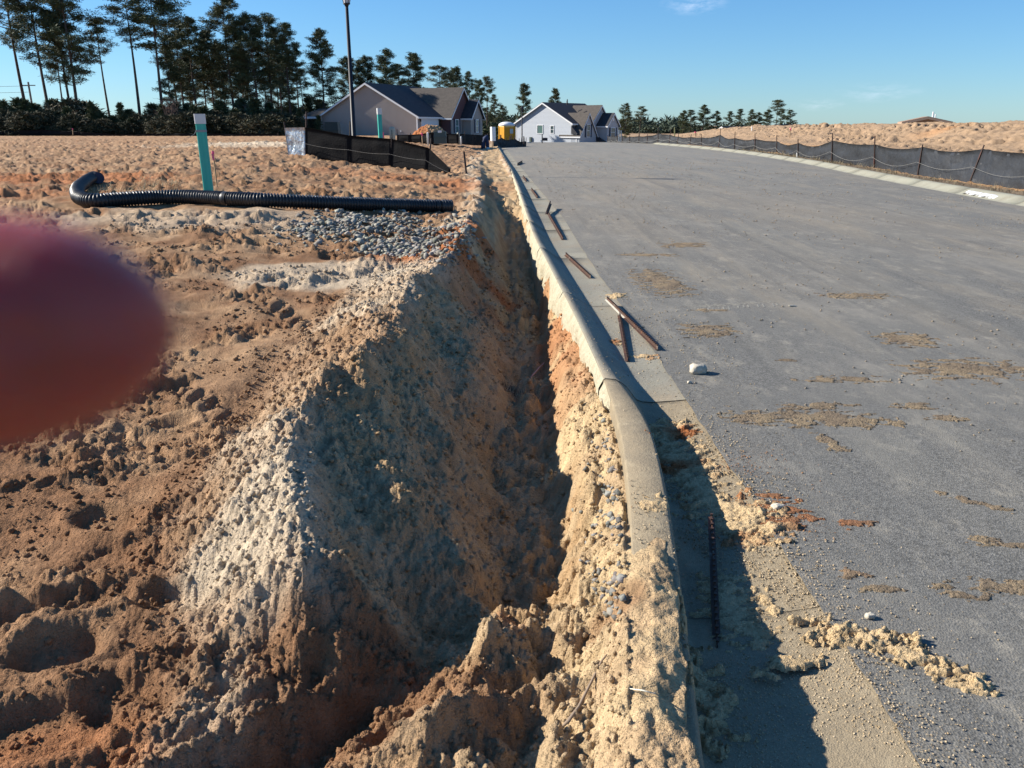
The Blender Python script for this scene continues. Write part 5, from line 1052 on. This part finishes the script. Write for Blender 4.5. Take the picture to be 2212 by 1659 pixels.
LST = [(67,285,-75,112,5,.95,1,'leftmost tall pine with sparse drooping limbs, crown cut by the photo top'),(115,286,-60,110,0,1.0,0,'second tall pine from the left with long bare side limbs'),
 (173,287,-55,108,1,1.15,0,'thick dark double-looking pine, third from the left'),(161,286,-20,112,6,.75,1,'slim pine close behind the thick dark pine at the left'),(143,284,70,122,2,.7,1,'thin olive pine between the second and third tall pines'),(243,286,43,114,3,1.05,0,'slender pine with small flat crown standing alone over the gap'),
 (306,288,-12,108,3,1.35,0,'tall bare-stemmed pine right of the sky gap'),(355,288,-25,108,2,1.45,0,'tall leaning pine with broad open crown right of the bare-stemmed one'),(379,287,100,110,1,.9,0,'short dense pine left of the main grove'),
 (404,286,45,115,0,1.0,0,'pine with domed crown at the left of the main grove'),(432,286,40,112,1,1.15,0,'broad dark pine in the left part of the grove'),(468,286,70,116,6,.9,1,'mid height olive pine in the main grove'),
 (512,286,-8,112,4,1.0,1,'tallest pine of the main grove with narrow ragged crown'),(530,286,95,120,0,.8,0,'low crowned pine right of the tallest one'),(564,287,38,112,6,1.1,0,'rounded dark pine right of the tallest pine'),
 (590,287,36,114,0,1.05,0,'pine with round top beside the rounded dark pine'),(612,286,70,118,2,.9,1,'thin pine in the right part of the grove'),(632,286,52,112,1,.95,0,'pine with ragged crown left of the bright gap'),(649,286,98,118,2,.85,0,'small crowned thin pine left of the broad feathery pine'),
 (702,288,68,112,4,1.05,1,'broad feathery pine standing free behind the taupe house'),(490,285,120,126,2,.9,0,'background pine low in the middle of the grove'),(450,285,130,128,3,.9,0,'background pine seen between grove trunks'),
 (545,285,120,126,3,1.0,0,'thin background pine right of the tallest pine'),(418,285,110,126,2,.9,0,'thin background pine left in the grove'),(660,285,150,130,2,.9,0,'low background pine behind the porch'),(391,285,80,124,3,1.,0,'thin pine behind the short dense pine')]
for px, pb, pt, D, v, wd, mi, lab in LST: tree('pine', px, pb, pt, D, v, lab, G1, 0, M_ndl[mi], wd)
G2 = 'pines behind the taupe house and along the road end'
LST = [(762,285,128,130,6,1.0,0,'pine showing just right of the street lamp pole'),(782,285,132,132,1,1.0,0,'dark pine over the left roof slope'),(802,285,126,130,6,.9,0,'pine above the gable peak'),(841,285,110,128,4,1.15,0,'largest pine behind the taupe roof'),(866,285,140,134,1,1.0,0,'dark pine right of the largest one behind the roof'),
 (897,285,119,128,6,1.0,0,'pine with flat layered crown rising above the roof'),(951,285,144,132,3,1.35,1,'pale thin pine above the cross gable ridge'),(991,288,149,154,6,1.1,0,'dark pine at the right end of the taupe house'),(975,288,158,138,1,.9,0,'dark pine just behind the cross gable peak'),
 (1014,288,156,158,1,1.0,0,'dark pine right of the small front gable'),(1034,290,176,162,6,.9,0,'shorter dark pine beside the road end'),(1052,290,167,166,2,1.1,1,'narrow pale pine at the right of the dark group'),(1068,290,205,164,1,.8,1,'small leaning pine above the white board'),(1085,290,228,170,2,1.1,1,'small thin pine above the yellow toilet'),
 (1129,300,184,172,6,.95,1,'pine standing left of the pale blue house behind the dark lamp post'),(1198,300,194,185,6,.85,1,'pine top rising over the pale blue roof')]
for px, pb, pt, D, v, wd, mi, lab in LST: tree('pine', px, pb, pt, D, v, lab, G2, 0, M_ndl[mi], wd)
BGL = ['behind the cross gable','behind the small front gable','right of the house corner','left of the blue cloth','above the white board','left of the yellow toilet','right of the yellow toilet roof']
for k, px in enumerate(np.linspace(985, 1085, 7)): tree('pine', px+random.uniform(-3, 3), 296, random.uniform(222, 250), 172+k % 3*4, random.choice([0, 1, 2]), f'dark background pine {BGL[k]}', 'dark background pines between the two houses', 0, M_ndl[0], 1.6)
G3 = 'pines far off to the right of the road'
LST = [(1349,300,225,175,7,.62,1,'lone pine right of the pale blue house'),(1380,300,231,178,2,1.2,1,'second lone pine, slightly shorter, with open crown'),
 (1474,296,240,185,4,1.0,0,'first tree of the left far clump'),(1490,296,238,187,1,1.0,0,'second tree of the left far clump'),(1516,296,228,185,4,1.25,0,'tallest tree of the left far clump'),(1545,296,241,184,4,.8,0,'cone shaped tree at the right of the left far clump'),
 (1573,292,241,188,1,1.2,0,'leftmost tree of the middle far clump'),(1594,292,236,190,1,1.3,0,'round topped tree in the middle far clump'),(1620,292,237,188,1,1.2,0,'dark round tree in the middle far clump'),(1635,292,244,190,4,1.2,0,'rightmost tree of the middle far clump'),
 (1655,288,238,186,4,1.2,0,'cone shaped tree left of the tall open pine'),(1673,288,217,188,3,1.5,1,'tall open pine rising above the right far clump'),(1684,286,236,184,1,1.2,0,'tree right below the tall open pine'),(1703,286,238,182,1,1.5,0,'dark round tree at the right end of the far clump')]
for px, pb, pt, D, v, wd, mi, lab in LST: tree('pine', px, pb+6, pt, D, v, lab, G3, 0, M_ndl[0] if mi == 0 else M_ndl[1], (1.25+.2*(int(px) % 3)) if mi == 0 else wd*1.2)
for k, (px, pt) in enumerate([(392,140),(424,128),(450,120),(482,108),(522,132),(548,118),(580,122),(604,112),(628,128)]):
    tree('pine', px, 285, pt, 122+k % 4*3, [1, 6, 0, 4][k % 4], ['mid height pine behind the short dense pine','mid height pine between the domed and the broad dark pine','mid height pine left of the olive grove pine','mid height pine just left of the tallest grove pine','mid height pine right of the tallest grove pine','mid height pine left of the rounded dark pine','mid height pine between the rounded dark and round topped pines','mid height pine left of the thin right grove pine','mid height pine at the right edge of the grove'][k], 'pines packed in the middle grove', 0, M_ndl[k % 2], 1.05)
# undergrowth of the wood
NEAR = [(67,'sparse leftmost pine'),(115,'second tall pine from the left'),(173,'thick dark left pine'),(243,'slender lone pine'),(306,'bare-stemmed pine'),(355,'leaning broad-crowned pine'),(404,'domed pine'),(432,'broad dark grove pine'),(468,'olive grove pine'),(512,'tallest grove pine'),(564,'rounded dark grove pine'),(612,'thin right grove pine'),(649,'small-crowned thin pine'),(702,'broad feathery pine')]
for a_ in [(142,'thin olive pine'),(379,'short dense pine'),(490,'low background grove pine'),(545,'thin background pine'),(590,'round topped pine'),(632,'ragged crowned pine'),(40,'far left wood edge'),(0,'photo left edge side'),(215,'left side of the sky gap'),(275,'middle of the sky gap'),(330,'right side of the sky gap'),(668,'porch of the taupe house'),(20,'leftmost branches')]: NEAR.append(a_)
USED = set()
def where(px, base):
    n_, w_ = min(NEAR, key=lambda q: abs(q[0]-px)); d_ = px-n_
    c_ = ([f'{base} at the very foot of the {w_}'] if abs(d_) < 6 else [])+[f'{base} just {"left" if d_ < 0 else "right"} of the {w_}', f'{base} a little {"left" if d_ < 0 else "right"} of the {w_}, set back', f'{base} in front of the {w_}, low']
    for q in c_:
        if q not in USED: USED.add(q); return q
    return c_[-1]
k = 0
for px in np.arange(-22, 700, 9.5):
    k += 1; gap = 185 < px < 350; Dg = 0 if px < 612 else 24; tp_ = random.uniform(206, 240) if not gap else random.uniform(222, 262)
    if px < 110: tp_ = random.uniform(212, 238)
    kd = random.choice(['young', 'young', 'bush', 'bush'] if gap else ['young', 'young', 'bush', 'bare', 'young'])
    if kd == 'bush': tp_ += 18
    pj = px+random.uniform(-4, 4); lab = where(pj, {'young': 'young dense pine', 'bush': 'tall dark shrub', 'bare': 'leafless brown bush'}[kd])
    nm = {'young': 'young_pine', 'bush': 'shrub', 'bare': 'bare_bush'}[kd]
    tree(kd, pj, 289, tp_, 100+Dg+random.uniform(0, 9), random.randrange(len({'young': YP, 'bush': BU, 'bare': BB}[kd])), lab, {'young': 'young pines below the tall ones', 'bush': 'shrubs at the foot of the wood', 'bare': 'leafless bushes in the undergrowth'}[kd], 0, None, random.uniform(1.1, 1.9), None, nm, nm.replace('_', ' '))
for px in np.arange(-20, 690, 18):
    if 200 < px < 335 or random.random() < .15: continue
    pj = px+random.uniform(-5, 5)
    tree('bush', pj, 289, random.uniform(240, 272), 97+(0 if px < 612 else 26)+random.uniform(0, 4), random.randrange(3), where(pj, 'low rounded shrub'), 'shrubs at the foot of the wood', 0, None, random.uniform(1.2, 1.9), None, 'shrub', 'shrub')
for px, tpx, kd, v, w_ in [(206,222,'young',0,1.0),(267,224,'young',2,1.0),(292,240,'young',1,1.1),(225,243,'young',1,1.3),(650,236,'young',0,1.0),(690,250,'young',2,1.1)]:
    tree(kd, px, 289, tpx, 104, v, {206:'pointed young pine left of the slender lone pine',267:'tall young pine right of the slender lone pine',292:'young pine left of the bare-stemmed pine foot',225:'short young pine touching the slender lone pine',650:'young pine under the small-crowned thin pine',690:'young pine left of the broad feathery pine trunk'}[px], 'young pines below the tall ones', 0, M_ndl[1], w_, None, 'young_pine', 'young pine')
SHL = ['behind the taupe house roof end','below the small front gable','beside the last taupe house wall','behind the low black fence','behind the leaning blue cloth','behind the white board','between board and yellow toilet','behind the yellow toilet']
for k, px in enumerate(np.linspace(965, 1095, 8)): tree('bush', px+random.uniform(-3, 3), 300, random.uniform(262, 280), 158, random.randrange(3), f'dark shrub {SHL[k]}, under the pines', 'shrubs between the two houses', 0, M_ndl[0], 2.1, None, 'shrub', 'shrub')
# far woods as one mass
cs = []; rs = np.random.default_rng(5)
for px in np.arange(690, 1720, 1.1):
    top = 281+4*sin(px*.05)+3*sin(px*.13+1)+rs.uniform(-5, 5)
    if px > 1330 and px < 1470: top = 270+5*sin(px*.09)+rs.uniform(-3, 4)
    if px < 1110: top = 262+rs.uniform(-8, 8)
    D = 235+rs.uniform(-15, 15); x, y, z = at(px, top, D); n_ = int((z+7)/1.3)
    for q in range(n_): cs.append((x+rs.normal(0, 1.0), y+rs.normal(0, 2), z-q*1.3+rs.uniform(-.6, .6), rs.uniform(2.0, 3.4)))
V, Fc = blades(np.array(cs), 14, .6, .10, .3, rs); add('far_woods', npmesh('far_woods', V, Fc), None, M_ndl[2], kind='stuff')
# utility pole at the far left
x, y, z = at(79, 285, 118); tz = at(72, 177, 118)[2]; t = thing('utility_pole', 'thin grey utility pole among the pines at far left', 'utility pole', (x, y, z-.5))
MB().tube([(0,0,0),(0,0,tz-z+.5)], [.17, .12], 8).obj('pole', mat('grey_wood', (.2,.19,.18), .9), t); MB().box(-.9, -.06, tz-z, .9, .06, tz-z+.12).obj('crossarm', MATS['grey_wood'], t)
for dz in (0, .8): MB().tube([(-60, 4, tz-z-dz), (-30, 2, tz-z-.6-dz), (0, 0, tz-z-dz)], .02, 4).obj('cable', M_black, t)
# ------------------------------------------------------------------ twigs, straw, roots
def stick(name, pts, rad, label, m=M_twig, cat='twig', lift=.0):
    q = []
    for px, py, dz in pts: x, y, z = Pg(px, py, dz); zz = max(z, hz(x, y))+dz; x, y = P(px, py, zz); q.append((x, y, zz+.004))
    o = MB().tube(q, rad, 5).obj(name, m, None, True); o['label'] = label; o['category'] = cat; return o
stick('root_strand', [(1136,829,.0),(1150,812,.05),(1164,796,.06),(1176,784,.02)], [.005,.007,.007,.004], 'thin pinkish root sticking out of the trench side', mat('pink_root', (.42,.25,.23), .8), 'root')
stick('curved_twig', [(1200,1585,.0),(1228,1560,.012),(1250,1530,.02),(1275,1480,.02),(1300,1430,.012),(1312,1415,.0)], [.003,.006,.005,.0045,.004,.002], 'long curved brown twig lying on the yellow sand by the kerb')
stick('straw_stem', [(1358,1490,.018),(1388,1494,.02),(1412,1500,.018),(1450,1502,.015)], [.0015,.0022,.002,.001], 'pale flattened straw lying across the sand on the kerb', mat('pale_straw', (.62,.58,.48), .8), 'straw')
stick('dark_twig', [(1300,862,.06),(1303,880,.02),(1318,893,.01),(1338,898,.01)], [.002,.004,.004,.002], 'dark hooked twig standing in the orange soil beside the kerb', M_bark)
stick('dark_twig', [(1335,885,.02),(1400,915,.03),(1425,925,.02)], [.003,.0025,.0015], 'thin dark twig lying over the bend of the kerb', M_bark)
stick('grass_stem', [(1375,865,.04),(1340,862,.05),(1310,850,.04)], [.0015,.002,.001], 'pale grass stem reaching over the soil to the kerb', M_straw, 'grass stem')
def tufts(name, spots, n, ln, m, spread=.06, base=None):
    rs = np.random.default_rng(9); V = []; Fc = []
    for (px, py, sc) in spots:
        if base: x, y, z = base(px, py)
        else: x, y, z = Pg(px, py); z = hz(x, y)
        for _ in range(n):
            a = rs.uniform(0, 2*pi); r_ = spread*sc*abs(rs.normal()); p = np.array((x+r_*cos(a), y+r_*sin(a), z-.01)); d = rs.normal(size=3); d[2] = abs(d[2])*.8+.5; d /= np.linalg.norm(d); L_ = ln*sc*rs.uniform(.4, 1.1); s_ = np.cross(d, (0, 0, 1)); s_ /= np.linalg.norm(s_)+1e-6
            mid = p+d*L_*.55; tip = mid+(d+rs.normal(0, .5, 3))*L_*.45; w_ = max(.0008, .0004*y*.6); k = len(V); V += [p-s_*w_, p+s_*w_, mid+s_*w_*.8, mid-s_*w_*.8, tip]; Fc += [(k, k+1, k+2), (k, k+2, k+3), (k+3, k+2, k+4)]
    add(name, npmesh(name, np.array(V), np.array(Fc)), None, m, kind='stuff')
tufts('dry_grass_by_kerb', [(1320,880,1),(1332,890,1),(1345,888,.8),(1310,870,.7),(1330,1010,.6),(1290,940,.5)], 46, .11, M_straw)
tufts('dry_roots_in_trench', [(1110,850,1),(1090,840,1.2),(1125,865,1)], 60, .10, M_bark, .09)
tufts('dry_grass_along_far_fence', [(1700+random.uniform(-350, 540), 0, 1) for _ in range(150)], 8, .22, mat('weathered_grass', (.20,.165,.10), .9), .18, base=lambda px, py: (lambda D: (float(rk(D))+.62+random.uniform(0, .5), D, hb(float(rk(D))+1., D)))(random.uniform(17, 60)))
tufts('dry_grass_by_pipe', [(230+random.uniform(-90, 160), random.uniform(392, 432), 1) for _ in range(60)], 16, .16, M_straw, .14)
# ------------------------------------------------------------------ the photographer's finger in front of the lens
hand = thing('person', 'blurred finger of the photographer reaching in at the left edge of the lens', 'person', (0, 0, 0))
def chain(pts, sub=2):
    me = bpy.data.meshes.new('hand'); V = []; E = []; Rr = []
    for ch_ in pts:
        k0 = None
        for i, (p, r_) in enumerate(ch_):
            if i == 0 and V and len(p) == 1: k0 = p[0]; continue
            V.append(p); Rr.append(r_); 
            if k0 is not None: E.append((k0, len(V)-1))
            k0 = len(V)-1
    me.from_pydata(V, E, []); o = bpy.data.objects.new('hand', me); COL.objects.link(o)
    md = o.modifiers.new('skin', 'SKIN'); 
    for i, r_ in enumerate(Rr): me.skin_vertices[0].data[i].radius = r_ if isinstance(r_, tuple) else (r_, r_)
    me.skin_vertices[0].data[0].use_root = True
    s_ = o.modifiers.new('sub', 'SUBSURF'); s_.levels = sub; s_.render_levels = sub; return o
def cpt(px, py, d):     # a point at depth d metres before the lens, seen at this pixel
    a = (px-CX)/F*d; b = (CY-py)/F*d; return np.array((a, d*CP+b*SP, H-d*SP+b*CP))
D0 = .058
sc_ = lambda v: tuple(float(q) for q in v)
fp = [(366,706,.0,.0008),(346,705,.0,.0028),(304,706,0,.0048),(244,708,0,.0065),(172,710,0,.0078),(88,713,0,.0087),(0,716,.0002,.0092),(-150,722,.001,.0092),(-350,732,.002,.0090),(-600,760,.003,.0092),(-950,800,.006,.0098)]
fg = [(sc_(cpt(a, b, D0+c)), r_) for a, b, c, r_ in fp]
palm = cpt(-2100, 1250, D0+.014); pl = lambda dx, dy, dz: sc_(palm+np.array((dx, dy, dz)))
o = chain([[(sc_(palm), (.034, .016))]+fg[::-1],
           [((0,), 0), (pl(.002, .006, -.022), .012), (pl(.020, .016, -.030), .009), (pl(.022, .030, -.038), .008), (pl(.010, .038, -.044), .0065)],
           [((0,), 0), (pl(-.008, .006, -.038), .012), (pl(.010, .016, -.050), .009), (pl(.012, .030, -.056), .008), (pl(.0, .038, -.062), .0065)],
           [((0,), 0), (pl(-.018, .006, -.052), .011), (pl(.0, .014, -.068), .0075), (pl(.002, .026, -.074), .007), (pl(-.008, .032, -.078), .006)],
           [((0,), 0), (pl(-.03, -.02, -.01), .014), (pl(-.015, -.045, .004), .011), (pl(.004, -.052, .006), .009)],
           [((0,), 0), (pl(-.06, -.01, -.05), (.028, .020)), (pl(-.12, -.03, -.14), (.030, .024)), (pl(-.20, -.10, -.32), (.036, .034))]])
o.parent = hand
o.data.materials.append(mat('skin', (.30,.058,.045), .4, spec=.45, sss=(1.0, (1.0,.18,.08), .016), noise=[(90,(.24,.045,.035),.42,.62)], bump=[(900,.0004),(160,.0012)]))
nv = []; nf = []; f0 = cpt(285, 706, D0); f1 = cpt(90, 712, D0); ax = f0-f1; ln_ = np.linalg.norm(ax); ax = ax/ln_; fw = np.array((0, CP, -SP)); uu_ = np.cross(fw, ax)
for i in range(8):
    for j in range(9):
        an = (j-4)/4*.6; q = f1+ax*ln_*i/7; nv.append(sc_(q+(fw*cos(an)+uu_*sin(an))*(.0086*sqrt(1-(i/7*.88)**3)+.0001)))
for i in range(7):
    for j in range(8): nf.append((i*9+j, i*9+j+1, i*9+j+10, i*9+j+9))
MB().raw(nv, nf).obj('fingernail', mat('nail', (.45,.25,.2), .35, spec=.5), hand, True)
